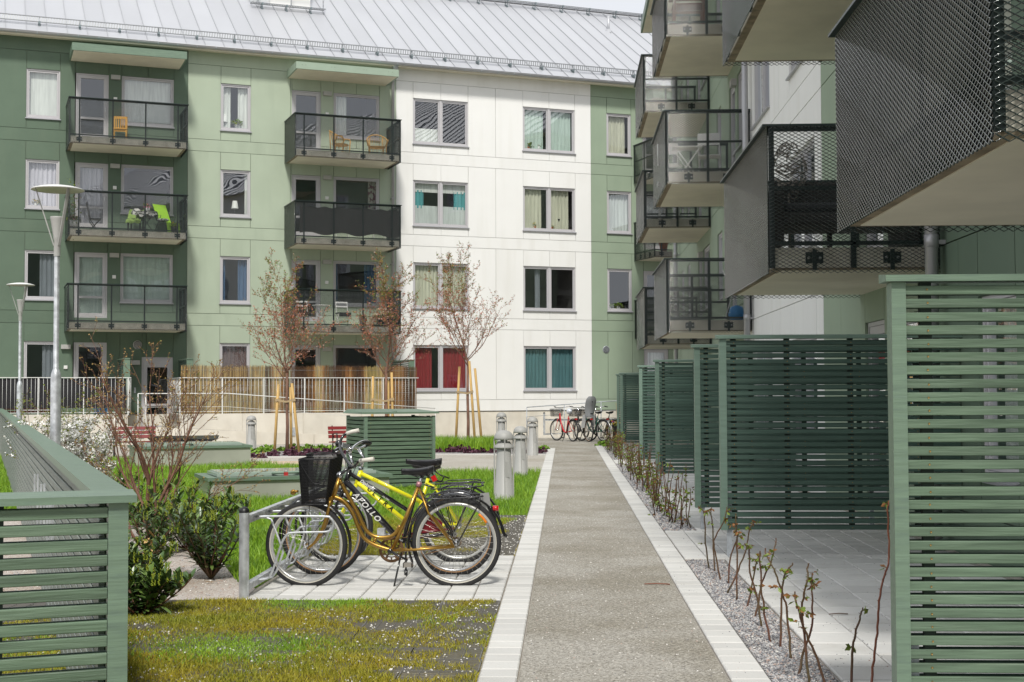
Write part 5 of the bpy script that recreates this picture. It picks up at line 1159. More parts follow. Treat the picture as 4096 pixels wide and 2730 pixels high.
# ---- far bicycles, one builder with parameters
def city_bike(label, loc, rz, mf, basket_=True, sad=m_sad, guards=m_bfr, side=None, bag=None):
    t = thing('bicycle', label, 'bicycle', loc, rz, 'bicycles in the far rack')
    wheel(t, 0, .345, 0, side, m_rimw, fine=False); wheel(t, 1.09, .345, R(random.uniform(-12,12)), side, m_rimw, fine=False)
    s = MB(); s.tube([(.45,0,.28),(.27,0,.80)], .018, 8); s.tube(smooth_pts([(.87,0,.82),(.80,0,.60),(.68,0,.40),(.56,0,.30),(.45,0,.28)],4), .024, 8); s.tube([(.86,0,.88),(.92,0,.66)], .02, 8)
    for sg in (-1,1): s.tube([(.30,sg*.02,.74),(0,sg*.06,.345)], .010, 6); s.tube([(.45,sg*.03,.28),(0,sg*.06,.345)], .011, 6)
    s.build('frame', mf, t)
    s = MB()
    for sg in (-1,1): s.tube([(.92,sg*.05,.70),(.97,sg*.055,.55),(1.09,sg*.056,.345)], .011, 6)
    s.build('fork', mf, t)
    fender(t, 0, .345, .372, -10, 190, guards)
    fender(t, 1.09, .345, .372, 60, 190, guards)
    if bag is None: saddle(t, (.40,.93), (.13,.95), .095, m=sad)
    else:
        s = MB(); s.lathe([(0,-.10),(.07,-.07),(.10,0),(.075,.06),(0,.09)], 12, (.24,0,.95), axis='x'); s.build('bagged_saddle', bag, t)
    s = MB(); s.tube([(.27,0,.78),(.24,0,.90)], .013, 6); s.build('seat_post', m_chrome, t)
    s = MB(); s.tube([(.86,0,.86),(.84,0,1.05)], .013, 6); s.tube(smooth_pts([(.62,.29,1.08),(.74,.28,1.10),(.86,.16,1.07),(.86,0,1.06),(.86,-.16,1.07),(.74,-.28,1.10),(.62,-.29,1.08)],4), .012, 8); hb = s.build('handlebar', m_chrome, t)
    for sg in (-1,1): s = MB(); s.tube([(.60,sg*.29,1.08),(.73,sg*.28,1.10)], .017, 8); s.build('grip', m_black, hb)
    s = MB(); s.box(-.18,.22,-.06,.06,.735,.745); s.tube([(-.18,0,.74),(0,.06,.36)], .006, 5); s.tube([(-.18,0,.74),(0,-.06,.36)], .006, 5); s.build('luggage_rack', m_bfr, t)
    s = MB(); s.box(-.22,-.19,-.04,.04,.69,.73); s.build('rear_light', m_rlight, t)
    s = MB(); s.lathe([(.03,-.002),(.09,-.002),(.09,.002),(.03,.002)], 18, (.45,-.05,.28), axis='y'); s.tube([(.45,.05,.28),(.50,.07,.12)], .009, 6); s.box(.46,.56,.07,.15,.10,.13); s.tube([(.42,.04,.28),(.40,.16,.0)], .009, 6); s.build('crank', m_black, t)
    if basket_: basket(t, .95, 1.25, -.17, .17, .78, 1.02, .03, 12, 10, .003)
    return t
def gp(px, py): g_ = G(px, py); return (g_.x, g_.y, 0)
RZB = R(118)
city_bike('bright red step-through bicycle with wire basket and a plastic bag on its saddle', gp(2292,1768), RZB, m_redf, bag=mat('plastic_bag', (.62,.66,.72), .25, spec=.7))
t = city_bike('dark bicycle with tan tyres carrying a grey child seat', gp(2356,1769), R(112), m_bfr, side=m_tan)
city_bike('white and green bicycle with silver mudguards, right of the child seat', gp(2414,1768), R(128), m_grf, guards=m_rims)
city_bike('dark bicycle mostly hidden behind the flower pot', gp(2462,1768), R(135), m_bfr, basket_=False)
g = G(2356,1769); t = thing('child_seat', 'grey moulded child seat mounted above the rear wheel of a dark bicycle', 'child seat', (g.x,g.y,0), R(112))
m_cs = mat('child_seat_grey', (.25,.26,.27), .4); m_csl = mat('child_seat_pale', (.52,.53,.54), .4)
s = MB(); V = []; n = 9
for i in range(n+1):
    u = i/n; z = .80+.62*u; wv = .13+.04*math.sin(u*2.6)-(.0 if u < .8 else (u-.8)**2*1.6); x = -.14-.10*u+.03*math.sin(u*5)
    for k in range(9): a = -1+k/4; V.append((x+.11*(a*a)*(1-u*.4), wv*a, z))
s.add(V, [(i*9+k, i*9+k+1, i*9+k+10, i*9+k+9) for i in range(n) for k in range(8)], 0, True)
V2 = [(v[0]-.025, v[1]*1.06, v[2]) for v in V]; s.add(V2, [(i*9+k, i*9+k+9, i*9+k+10, i*9+k+1) for i in range(n) for k in range(8)], 0, True); s.box(-.2,.12,-.13,.13,.76,.82); s.build('seat_shell', m_cs, t)
for sg in (-1,1): s = MB(); s.beam((-.02,sg*.15,.84),(.10,sg*.17,.44),.12,.02, upv=(1,0,0)); s.build('leg_guard', m_csl, t)
s = MB(); s.lathe([(0,-.002),(.02,0)], 8, (-.285,0,1.25), axis='x'); s.box(-.245,-.235,-.05,.05,.86,.9); s.build('strap_slot', m_black, t)
# ================================================================ VEGETATION
m_bark = mat('bark_young_cherry', (.20,.11,.075), .8, var=.25, scale=14, bump=.4, bscale=40, stretch=(1,1,.3)); m_barkr = mat('bark_red_brown', (.20,.10,.065), .7, var=.3, scale=18, bump=.4, bscale=50)
m_twig = mat('twig_grey_brown', (.17,.115,.085), .8); m_stem = mat('rose_stem', (.085,.06,.022), .6, col2=(.12,.045,.025), scale=5); m_stemr = mat('rose_stem_red', (.22,.07,.035), .55)
m_blr = mat('blossom_faded_red', (.42,.15,.085), .7, var=.25, scale=9); m_blp = mat('blossom_pale_pink', (.62,.42,.36), .7); m_lfy = mat('leaf_young_green', (.16,.20,.02), .6, var=.2, scale=7); m_lfb = mat('leaf_bronze', (.22,.09,.02), .6)
m_whitefl = mat('petal_white', (.82,.82,.79), .6); m_bud = mat('bud_ochre', (.40,.27,.09), .6)
m_lau = mat('laurel_leaf', (.06,.115,.03), .32, var=.3, scale=6, spec=.6); m_lau2 = mat('laurel_leaf_light', (.14,.22,.05), .38, var=.2, scale=6, spec=.6); m_spike = mat('flower_spike_lime', (.24,.29,.02), .6); m_dry = mat('leaf_dry_tan', (.62,.40,.17), .7, var=.12, scale=9)
m_stake = mat('stake_pale_wood', (.58,.38,.14), .7, var=.15, scale=3, stretch=(8,8,.6), bump=.2, bscale=8); m_strap = mat('strap_beige', (.40,.30,.17), .8)
m_heup = mat('leaf_purple', (.085,.025,.045), .55, var=.3, scale=14); m_heug = mat('leaf_lime', (.17,.30,.03), .5, var=.25, scale=12)
def leafcards(P, size, asp=.5, n3=None, curl=.25, droop=0.0):
    """P (n,3): one small folded leaf of two quads per point. returns V,F(quads)"""
    n = len(P); a = np.random.rand(n)*6.283; el = (np.random.rand(n)-.35)*1.6-droop
    d = np.stack([np.cos(a)*np.cos(el), np.sin(a)*np.cos(el), np.sin(el)],1) if n3 is None else n3
    up_ = np.random.randn(n,3); s_ = np.cross(d, up_); s_ /= np.linalg.norm(s_,axis=1)[:,None]+1e-9; nn = np.cross(s_, d)
    L_ = (size*(.6+.8*np.random.rand(n)))[:,None]; W_ = L_*asp*.5
    V = np.stack([P, P+d*L_*.5+s_*W_+nn*W_*curl, P+d*L_, P+d*L_*.5-s_*W_+nn*W_*curl, P+d*L_*.5], 1)
    b = np.arange(n)[:,None]*5; F = np.concatenate([b+[[0,1,2]], b+[[0,2,3]]]) ; return V.reshape(-1,3), F
def grow(s, tips, p, d, L, r, lvl, P):
    """one limb and its side shoots"""
    n = max(3, int(L/P['seg'])); pts = [p.copy()]; rr = [r]; q = p.copy(); dd = d.copy()
    for i in range(n):
        dd = (dd+Vector((random.gauss(0,1),random.gauss(0,1),random.gauss(0,1)))*P['wob']+Vector((0,0,P['up']*(1 if lvl else .3)))).normalized(); q = q+dd*(L/n); pts.append(q.copy()); rr.append(max(r*(1-(i+1)/n*.8), P['rmin']))
    s.tube(pts, rr, 6 if lvl == 0 else (4 if lvl == 1 else 3), cap=False)
    if lvl >= P['bare']:
        for a, b in zip(pts[:-1], pts[1:]):
            for k in range(P['dens']): tips.append(a.lerp(b, random.random()))
    tips.append(pts[-1])
    if lvl < P['max']:
        kids = P['kids'][lvl]
        for k in range(kids):
            t = P['from'][lvl]+(1-P['from'][lvl])*(k+random.random())/kids; i = min(int(t*n), n-1); bp = pts[i].lerp(pts[i+1], t*n-i)
            az = k*2.4+random.random(); base = (pts[i+1]-pts[i]).normalized(); o = base.orthogonal().normalized(); side = (Matrix.Rotation(az,3,base) @ o)
            an = P['ang'][lvl]*random.uniform(.75,1.2); nd = (base*math.cos(an)+side*math.sin(an)).normalized()
            grow(s, tips, bp, nd, L*P['len'][lvl]*random.uniform(.7,1.15)*(1-.45*t if lvl == 0 else 1-.3*t), rr[i]*.55, lvl+1, P)
def young_tree(px, py, Hc, Wc, trunk, label, seed, stakes):
    random.seed(seed); np.random.seed(seed); g = G(px,py); t = thing('young_cherry_tree', label, 'tree', (g.x,g.y,0), 0, 'staked young cherry trees')
    s = MB(); s.tube([(0,0,-.05),(.01,0,.7),(-.01,.01,1.4),(0,0,trunk+.3)], [.05,.042,.038,.03], 8); s.build('trunk', m_bark, t)
    s = MB(); tips = []; H = Hc-trunk
    P = dict(seg=.14, wob=.07, up=.05, rmin=.003, bare=1, dens=5, max=3, kids=[12,8,4], **{'from':[.02,.15,.2],'ang':[.62,.6,.6],'len':[.62,.46,.5]})
    grow(s, tips, Vector((0,0,trunk+.1)), Vector((0,0,1)), H*.92, .028, 0, P)
    for k in range(5):
        a = k*1.256+random.random(); grow(s, tips, Vector((0,0,trunk+random.random()*.35)), Vector((math.cos(a)*.75,math.sin(a)*.75,.75)).normalized(), H*.62*Wc, .018, 1, P)
    s.build('branches', m_bark, t)
    T = np.array([tuple(v) for v in tips]); T = T+np.random.randn(len(T),3)*.018
    T2 = T[np.random.rand(len(T)) < .62]; V, F = leafcards(T2, .034, .8); n = len(T2)
    hz = (T2[:,2]-trunk)/H; mi_ = np.where(np.random.rand(n) < .72, 0, np.where(np.random.rand(n) < .5, 1, 2)); mi_[(np.random.rand(n) < .08+.45*(hz > .78))&(hz > .3)] = 2; mi_[(np.random.rand(n) < .12)] = 3
    raw('blossom_and_leaves', V, F, [m_blr,m_blp,m_lfy,m_lfb], parent=t, mi=np.concatenate([mi_,mi_]), kind='stuff')
    st = thing('tree_stakes', 'pale wooden stakes with a webbing tie '+{0:'around the left young tree',1:'around the young tree behind the bin shelter',2:'around the young tree by the bollards'}[stakes], 'stakes', (g.x,g.y,0), 0, 'pale wooden tree stakes')
    sets = {0:((-.33,.0,1.78,-.23),(.33,-.05,1.80,.13),(.05,.3,1.70,.04)),1:((-.4,0,2.0,-.36),(.2,-.05,2.1,.15),(.02,.3,1.9,.02)),2:((-.36,.0,2.3,-.24),(.22,-.12,2.45,.05),(.40,.12,2.25,.20))}[stakes]
    for x, y, h, xt in sets: q = MB(); q.tube([(x,y,-.05),((x+xt)/2,y*.9,h/2),(xt,y*.8,h)], [.038,.036,.035], 8); q.build('stake', m_stake, st)
    zz = {0:1.35,1:1.35,2:1.55}[stakes]; f_ = lambda k: Vector((sets[k][0]+(sets[k][3]-sets[k][0])*zz/sets[k][2], sets[k][1]*.85, zz))
    q = MB(); q.beam(f_(0)+Vector((-.05,-.045,.02)), Vector((.0,-.055,.0+zz-.03)), .008, .05); q.beam(Vector((0,-.05,zz-.03)), f_(1)+Vector((.05,-.05,.05)), .008, .05); q.beam(f_(1)+Vector((-.04,-.05,.0)), f_(1)+Vector((.05,-.05,.03)), .012, .07)
    q.beam(f_(0)+Vector((-.045,-.048,.0)), f_(0)+Vector((.045,-.048,.03)), .012, .06); q.build('tie', m_strap, st)
    return t
young_tree(1148,1812,4.55,1.0,1.75,'left young tree with faded red blossom in front of the reed screen',11,0)
young_tree(1545,1800,4.65,1.0,1.95,'young tree with faded red blossom rising behind the bin shelter',23,1)
young_tree(1872,1786,5.15,1.05,2.2,'right young tree with faded red blossom before the white wall',5,2)
random.seed(99); np.random.seed(99)
# foreground bare shrub with swelling buds
g = G(600,2195); t = thing('budding_shrub', 'bare many-stemmed shrub with ochre buds in the left foreground', 'shrub', (g.x,g.y,0))
s = MB(); tips = []
s.tube([(0,0,-.05),(.0,0,.12),(.0,0,.28)], [.055,.045,.042], 10)
P = dict(seg=.10, wob=.075, up=.035, rmin=.0022, bare=1, dens=1, max=3, kids=[9,3,2], **{'from':[.15,.2,.2],'ang':[.38,.5,.55],'len':[.5,.5,.5]})
for (x,y,dx,dz,L_,r_) in ((.05,.05,-.15,1,1.5,.016),(-.05,-.02,.22,1,1.4,.014),(-.03,.02,-.28,1,1.45,.020),(0,0,.06,1,1.65,.026),(.02,.01,.34,1,1.5,.020),(.03,-.02,.55,1,1.25,.015),(-.03,0,-.5,1,1.3,.015),(.10,.03,.12,1,1.55,.018),(.12,0,.7,1,1.1,.012),(-.1,.02,-.75,1,1.05,.012)):
    grow(s, tips, Vector((x,y,.22 if abs(x) < .1 else .02)), Vector((dx,random.uniform(-.2,.25),dz)).normalized(), L_, r_, 0, P)
s.build('branches', m_barkr, t)
T = np.array([tuple(v) for v in tips]); V, F = leafcards(T, .019, .6, curl=.6); mi_ = (np.random.rand(len(T)) < .12).astype(int); raw('buds', V, F, [m_bud, m_lfy], parent=t, mi=np.concatenate([mi_,mi_]), kind='stuff')
# white flowering shrubs
def white_shrub(px, py, Y, hgt, label, nfl, seed):
    random.seed(seed); np.random.seed(seed); p = YP(px,py,Y); t = thing('white_flowering_shrub', label, 'shrub', (p.x,Y,0))
    s = MB(); tips = []; P = dict(seg=.10, wob=.07, up=.04, rmin=.0022, bare=1, dens=2, max=2, kids=[8,3], **{'from':[.15,.2],'ang':[.5,.5],'len':[.42,.5]})
    for k in range(10): a = random.random()*6.28; grow(s, tips, Vector((.1*math.cos(a),.1*math.sin(a),0)), Vector((.22*math.cos(a),.22*math.sin(a),1)).normalized(), hgt*random.uniform(.65,1.0), .010, 0, P)
    s.build('branches', m_bark, t)
    T = np.array([tuple(v) for v in tips]); lo = T[T[:,2] < hgt*.82]; lo = lo[np.random.rand(len(lo)) < nfl]; lo = np.repeat(lo, 4, 0)+np.random.randn(len(lo)*4,3)*.02
    V, F = leafcards(lo, .026, .95, curl=.1); raw('white_blossom', V, F, m_whitefl, parent=t, kind='stuff')
    V, F = leafcards(T+np.random.randn(len(T),3)*.012, .035, .45); raw('leaves', V, F, m_lfy, parent=t, kind='stuff')
white_shrub(330,2080,16.6,1.5,'shrub covered in white blossom behind the low fence and lamp pole',.85,3)
white_shrub(225,2050,17.6,1.45,'smaller white-flowering shrub left of the lamp pole',.35,4)
random.seed(41); np.random.seed(41)
# laurels
def laurel(loc, W_, H_, label, nst=16, lpb=30, size=.10):
    t = thing('laurel_shrub', label, 'shrub', loc, 0, 'laurel shrubs in the gravel bed'); s = MB(); LP = []; LD = []; SP = MB()
    for k in range(nst):
        a = random.random()*6.28; rad = random.random()**.6; d = Vector((math.cos(a)*rad*W_*1.25, math.sin(a)*rad*W_*1.25, H_)).normalized(); L_ = H_*random.uniform(.7,1.1)*(1.05+.25*rad)
        pts = smooth_pts([(0,0,0),tuple(d*L_*.35+Vector((0,0,-.02))),tuple(d*L_*.7+Vector((random.uniform(-.04,.04),random.uniform(-.04,.04),.0))),tuple(d*L_)],4)
        s.tube(pts, [.009-.006*i/len(pts) for i in range(len(pts))], 5, cap=False)
        for j in range(lpb):
            u = .18+.82*(j+random.random())/lpb; i = min(int(u*(len(pts)-1)), len(pts)-2); p = pts[i].lerp(pts[i+1], u*(len(pts)-1)-i)
            az = j*2.4+random.random()*.6; e_ = .2+.75*u+random.gauss(0,.2); LP.append(tuple(p)); LD.append((math.cos(az)*math.cos(e_), math.sin(az)*math.cos(e_), math.sin(e_)))
        if random.random() < .9:
            for q_ in range(random.choice((2,3,4))):
                b_ = pts[-1]+Vector((random.uniform(-.03,.03),random.uniform(-.03,.03),-.02)); 
                for z_ in range(9):
                    c_ = b_+Vector((random.uniform(-.004,.004),random.uniform(-.004,.004),.009*z_)); SP.lathe([(0,-.008),(.0085-.0005*z_,0),(0,.008)], 5, tuple(c_), sm=False)
    s.build('stems', m_stem, t)
    LP = np.array(LP); LD = np.array(LD); n = len(LP); sd_ = np.cross(LD, [0,0,1]); sd_ /= np.linalg.norm(sd_,axis=1)[:,None]+1e-6; nn = np.cross(sd_, LD); Ls = (size*(.7+.6*np.random.rand(n)))[:,None]; Ws = Ls*.15; V = np.zeros((n,8,3))
    dr = np.array([0,0,-1])[None]*Ls*.12
    V[:,0] = LP; V[:,1] = LP+LD*Ls*.3+sd_*Ws+nn*Ws*.35; V[:,2] = LP+LD*Ls*.3; V[:,3] = LP+LD*Ls*.3-sd_*Ws+nn*Ws*.35
    V[:,4] = LP+LD*Ls*.7+sd_*Ws*.9+nn*Ws*.3+dr*.5; V[:,5] = LP+LD*Ls*.7+dr*.5; V[:,6] = LP+LD*Ls*.7-sd_*Ws*.9+nn*Ws*.3+dr*.5; V[:,7] = LP+LD*Ls+dr
    b = np.arange(n)[:,None]*8; F = np.concatenate([b+[[0,1,2]],b+[[0,2,3]],b+[[1,4,5]],b+[[1,5,2]],b+[[2,5,6]],b+[[2,6,3]],b+[[4,7,5]],b+[[5,7,6]]]); mi_ = (np.random.rand(n) < .36).astype(int)
    raw('foliage', V.reshape(-1,3), F, [m_lau,m_lau2], parent=t, mi=np.tile(mi_,8), smooth=True, kind='stuff')
    SP.build('flower_spikes', m_spike, t, kind='stuff')
    return t
gl = lambda px, py: tuple(G(px,py))
laurel(gl(560,2470), .34, .32, 'lowest laurel shrub, against the corner of the low fence', 26, 26)
laurel(gl(520,2350), .36, .34, 'laurel shrub behind the lowest one, beside the fence post', 24, 26)
laurel(gl(845,2318), .46, .60, 'laurel shrub spreading left of the bicycle rack post', 26, 26)
laurel(gl(745,2205), .62, .56, 'laurel shrub right of the bare shrub, further back', 30, 24)
laurel(gl(610,2230), .50, .52, 'laurel shrub around the foot of the bare shrub', 18, 22)
laurel(gl(560,2110), .45, .48, 'far laurel shrub left of the bare shrub', 14, 20)
laurel(gl(480,2030), .40, .40, 'small laurel shrub just above the fence corner', 12, 18)
# fallen and withered leaves
def dry_leaf_mesh():
    s = MB(); s.add([(0,0,0),(.03,.011,.004),(.03,0,0),(.03,-.011,.004),(.065,.009,.006),(.065,0,.003),(.065,-.009,.006),(.092,0,.012)], [(0,1,2),(0,2,3),(1,4,5,2),(2,5,6,3),(4,7,5),(5,7,6)], 0, True); return s.mesh('dry_leaf', m_dry)
ME_DL = dry_leaf_mesh(); k = 0
for px, py in ((560,2150),(575,2175),(590,2190),(610,2170),(620,2200),(600,2215),(580,2225),(625,2225),(640,2190),(612,2185),(595,2230),(560,2205),(650,2210),(630,2240),(700,2285),(722,2270),(745,2290),(860,2330),(885,2403),(1010,2445),(845,2460),(640,2215),(605,2160),(618,2150)):
    hgt = .36 if (py < 2245 and px < 660) else .015; g = G(px,py,hgt) if hgt < .1 else YP(px,py,10.9); o = link('dry_leaf', ME_DL, None, (g.x,g.y,g.z), (random.uniform(-.9,.9) if hgt > .1 else random.uniform(-.3,.3), random.uniform(-1.2,.6) if hgt > .1 else random.uniform(-.2,.1), random.random()*6.28))
    tag(o, 'withered tan laurel leaf caught at the foot of the bare shrub' if hgt > .1 else 'fallen tan leaf lying on the ground near the laurels', 'leaf', 'withered laurel leaves caught in the shrubs' if hgt > .1 else 'fallen tan leaves')
# rose hedge
def rose(label, stems, ox=2900, oy=1900, sc=1.889, mr=None, leafy=4, rad=.0065, seed=0):
    random.seed(seed+50); np.random.seed(seed+50)
    stem_i = 0; b0 = stems[0][0]; g0 = G(ox+b0[0]/sc, oy+b0[1]/sc); t = thing('rose_bush', label, 'rose bush', (g0.x,g0.y,0), 0, 'cut back rose bushes along the path'); LPs = []
    for st in stems:
        s = MB()
        bx, by = ox+st[0][0]/sc, oy+st[0][1]/sc; g = G(bx,by) if by < 2729 else G(bx,2730)
        if by >= 2729: g = G(bx, 2745)
        pts = [YP(ox+x/sc, oy+y/sc, g.y+.04*math.sin(i*1.3)) for i, (x,y) in enumerate(st)]; pts[0].z = -.02; pts = smooth_pts(pts, 4); pts = [p+Vector((random.gauss(0,.002),random.gauss(0,.004),0)) for p in pts]
        k = len(pts); s.tube([p-t.location for p in pts], [rad*(1.1-.5*i/k) for i in range(k)], 6)
        for i in range(2, k-1):
            if random.random() < .7: a = random.random()*6.28; q = pts[i]-t.location; s.tube([q, q+Vector((math.cos(a)*.013,math.sin(a)*.013,.006))], [.003,.0008], 4)
        s.tube([pts[-1]-t.location, pts[-1]-t.location+Vector((0,0,.012))], rad*.6, 5)
        for c in range(leafy):
            i = int(k*random.choice((.3,.55,.7,.8,.9,.95))); q = pts[min(i,k-1)]-t.location; a = random.random()*6.28; e_ = q+Vector((math.cos(a)*.045,math.sin(a)*.03,.0)); s.tube([q,e_], .0012, 3)
            for m_ in range(5): LPs.append(tuple(q.lerp(e_, .4+.6*m_/4)))
        s.build('stem', mr or m_stem, t)
    V, F = leafcards(np.array(LPs), .034, .55, droop=.5); n = len(LPs); mi_ = np.where(np.random.rand(n) < .68, 0, 1); raw('leaves', V, F, [mat('rose_leaf_green',(.14,.20,.018),.5,var=.25,scale=9) if 'rose_leaf_green' not in MATS else MATS['rose_leaf_green'], m_lfb], parent=t, mi=np.concatenate([mi_,mi_]), kind='stuff')
    return t
rose('three-stemmed rose bush nearest the steel screen leg', [[(1960,715),(1935,560),(1925,400),(1920,290),(1880,245)],[(2000,738),(1990,560),(1985,400),(1972,300),(1975,255)],[(2048,805),(2012,620),(1995,500),(2060,370),(2092,252)]], ox=1800, seed=1)
rose('rose bush with a stem crossing low, second from the screen leg', [[(25,835),(35,650),(85,500),(100,440)],[(5,905),(100,720),(160,560),(180,430),(210,365)],[(87,955),(93,700),(90,500),(85,400),(80,305)]], seed=2)
rose('rose bush in the middle of the near strip, with bronze young leaves on top', [[(165,1010),(205,820),(235,680),(262,600)],[(282,1158),(245,930),(190,740),(180,560),(150,530)],[(228,1085),(262,900),(290,780),(345,670),(370,570),(390,490)]], seed=3, leafy=5)
rose('tall rose bush of two long stems leaning left at the top', [[(350,1270),(300,1050),(275,860),(265,640),(265,590)],[(503,1400),(480,1180),(465,1000),(430,880),(380,740),(330,640),(300,570)]], seed=4, leafy=4)
rose('single upright rose stem with a forked tip', [[(415,1315),(425,1050),(435,850),(460,740),(510,680)]], seed=5, leafy=4)
rose('large rose bush with three crossing stems at the bottom of the picture', [[(553,1525),(590,1350),(650,1180),(662,1000),(652,830),(655,760)],[(640,1568),(600,1270),(580,1050),(595,900),(620,790),(625,685)],[(770,1568),(700,1400),(610,1200),(570,1080),(535,950),(525,900)]], seed=6, leafy=5)
rose('short rose stem left of the long red one', [[(950,1568),(960,1350),(985,1200),(1020,1090),(1035,1020)]], seed=7, leafy=2)
rose('long reddish rose shoot in front of the nearest screen post', [[(1105,1568),(1120,1400),(1150,1200),(1160,1000),(1185,830),(1230,700),(1240,600),(1235,400),(1228,240),(1255,180)]], seed=8, leafy=2, mr=m_stemr, rad=.006)
random.seed(77)
def rose_far(i, x, y):
    g = Vector((x,y,0)); t = thing('rose_bush', 'young cut back rose bush of thin upright stems farther along the strip', 'rose bush', (x,y,0), 0, 'cut back rose bushes along the path'); LPs = []
    for k in range(random.choice((3,4,5))):
        h = random.uniform(.38,.72); a = random.random()*6.28; q = Vector((random.uniform(-.09,.09),random.uniform(-.16,.16),0)); pts = [q+Vector((math.cos(a)*.1*u+random.gauss(0,.008),math.sin(a)*.1*u,h*u)) for u in (0,.25,.5,.75,1)]
        s = MB(); s.tube(pts, [.007,.0065,.006,.005,.0035], 5); s.build('stem', m_stem, t)
        for c in range(4): u = random.random(); j = min(int(u*4),3); p = pts[j].lerp(pts[j+1], u*4-j); [LPs.append(tuple(p+Vector((random.gauss(0,.022),random.gauss(0,.022),random.gauss(0,.012))))) for _ in range(5)]
    V, F = leafcards(np.array(LPs), .042, .6, droop=.4); n = len(LPs); mi_ = np.where(np.random.rand(n) < .72, 0, 1); raw('leaves', V, F, [MATS['rose_leaf_green'], m_lfb], parent=t, mi=np.concatenate([mi_,mi_]), kind='stuff')
y = 15.5; i = 0
while y < 38.6:
    if not 29.3 < y < 31.2: rose_far(i, 1.25+random.uniform(-.07,.07), y); i += 1
    y += .62+random.uniform(0,.12)
# planting bed perennials
def clump(name, m, n, R_, H_, size, asp=.9):
    r_ = np.sqrt(np.random.rand(n))*R_; a = np.random.rand(n)*6.283; P_ = np.stack([r_*np.cos(a), r_*np.sin(a), H_*(1-(r_/R_)**2)*(.4+.6*np.random.rand(n))],1); V, F = leafcards(P_, size, asp, curl=.5); me = raw(name, V, F, m).data; o = [x for x in COL.objects if x.data == me][0]; bpy.data.objects.remove(o); return me
ME_HP = [clump('purple_heuchera', m_heup, 90, .22, .20, .11) for _ in range(2)]; ME_HG = [clump('green_geranium', m_heug, 130, .28, .20, .12) for _ in range(2)]
s = MB(); ME_T = None
def put(me, name, px, py, lb, cat, grp): g = G(px,py); o = link(name, me, None, (g.x,g.y,0), (0,0,random.random()*6.28)); sc_ = random.uniform(.5,.8); o.scale = (sc_,sc_,sc_); tag(o, lb, cat, grp)
for px, py in ((1008,1832),(1046,1833),(1092,1829),(1100,1818),(1150,1824),(1165,1815),(1180,1828),(1215,1826),(1240,1816),(1262,1822),(1290,1822),(1310,1818),(1345,1820),(1375,1818),(1400,1820)): put(random.choice(ME_HP), 'purple_heuchera', px, py, 'small purple-leaved plant in the gravel bed under the left young tree', 'plant', 'purple plants in the left bed')
for px, py in ((1755,1812),(1780,1808),(1803,1812),(1825,1806),(1850,1812),(1880,1815),(1900,1808),(1925,1814),(1950,1808),(1970,1814),(2110,1815),(2150,1815),(2170,1812)): put(random.choice(ME_HP), 'purple_heuchera', px, py, 'small purple-leaved plant in the gravel bed under the right young tree', 'plant', 'purple plants in the right bed')
for px, py in ((1005,1818),(1035,1812),(1070,1808),(1125,1806),(1170,1802),(1200,1806),(1235,1802),(1285,1803),(1320,1806),(1360,1804),(1400,1803)): put(random.choice(ME_HG), 'green_geranium', px, py, 'low fresh green leafy plant at the back of the left bed', 'plant', 'green plants in the left bed')
for px, py in ((2160,1806),(2175,1800)): put(ME_HG[0], 'green_geranium', px, py, 'fresh green leafy plant at the path end of the right bed', 'plant', 'green plants at the path end of the right bed')
put(ME_HG[1], 'green_weed', 2413, 1786, 'small green plant at the far end of the hedge strip', 'plant', None)
Q = scatter([tuple(G(1735,1812)[:2]), tuple(G(1975,1812)[:2]), tuple(G(1985,1790)[:2]), tuple(G(1730,1790)[:2])], 9000, lambda q: (vnoise(q,2.2,6) > .38)*1.0); blades('tall_grass_tufts', Q, .12, .42, .012, [m_g1,m_g2], .55, z0=.01, mi=(np.random.rand(len(Q)) < .4).astype(int), label='taller grass tufts at the back of the right planting bed')
# pot of pansies at the far screens
g = G(2473,1784); t = thing('flower_pot', 'tall dark ribbed pot planted with yellow and purple pansies beside the farthest screen', 'flower pot', (g.x,g.y,0))
s = MB(); s.lathe([(0,0),(.11,0),(.17,.60),(.18,.62),(.16,.62),(.155,.56),(0,.56)], 16); 
for k in range(24): a = k*.2618; s.tube([(.112*math.cos(a),.112*math.sin(a),.01),(.172*math.cos(a),.172*math.sin(a),.60)], .005, 3)
s.build('pot', m_black, t)
def flowers(t, c, R_, z, n, mats_, size=.05, leaves=True):
    r_ = np.sqrt(np.random.rand(n))*R_; a = np.random.rand(n)*6.283; P_ = np.stack([c[0]+r_*np.cos(a), c[1]+r_*np.sin(a), z+np.random.rand(n)*.12],1); V, F = leafcards(P_, size, 1.0, curl=.2); mi_ = np.random.randint(0,len(mats_),n); raw('blooms', V, F, mats_, parent=t, mi=np.concatenate([mi_,mi_]), kind='stuff')
    if leaves: P_ = P_+np.random.randn(n,3)*.03-[0,0,.04]; V, F = leafcards(np.repeat(P_,2,0), size*.9, .6); raw('leaves', V, F, m_lfy, parent=t, kind='stuff')
m_pany = mat('petal_yellow', (.75,.50,.02), .6); m_panp = mat('petal_purple', (.22,.02,.06), .6); m_panr = mat('petal_pink', (.62,.12,.25), .6)
flowers(t, (0,0), .22, .60, 60, [m_pany,m_pany,m_panp,m_lfy], .07)
s = MB()
for k in range(7): a = random.random()*6.28; s.tube([(0,0,.6),(.08*math.cos(a),.08*math.sin(a),.9),(.14*math.cos(a),.14*math.sin(a),1.15+random.random()*.15)], .003, 4)
s.build('dry_stalks', m_bud, t)
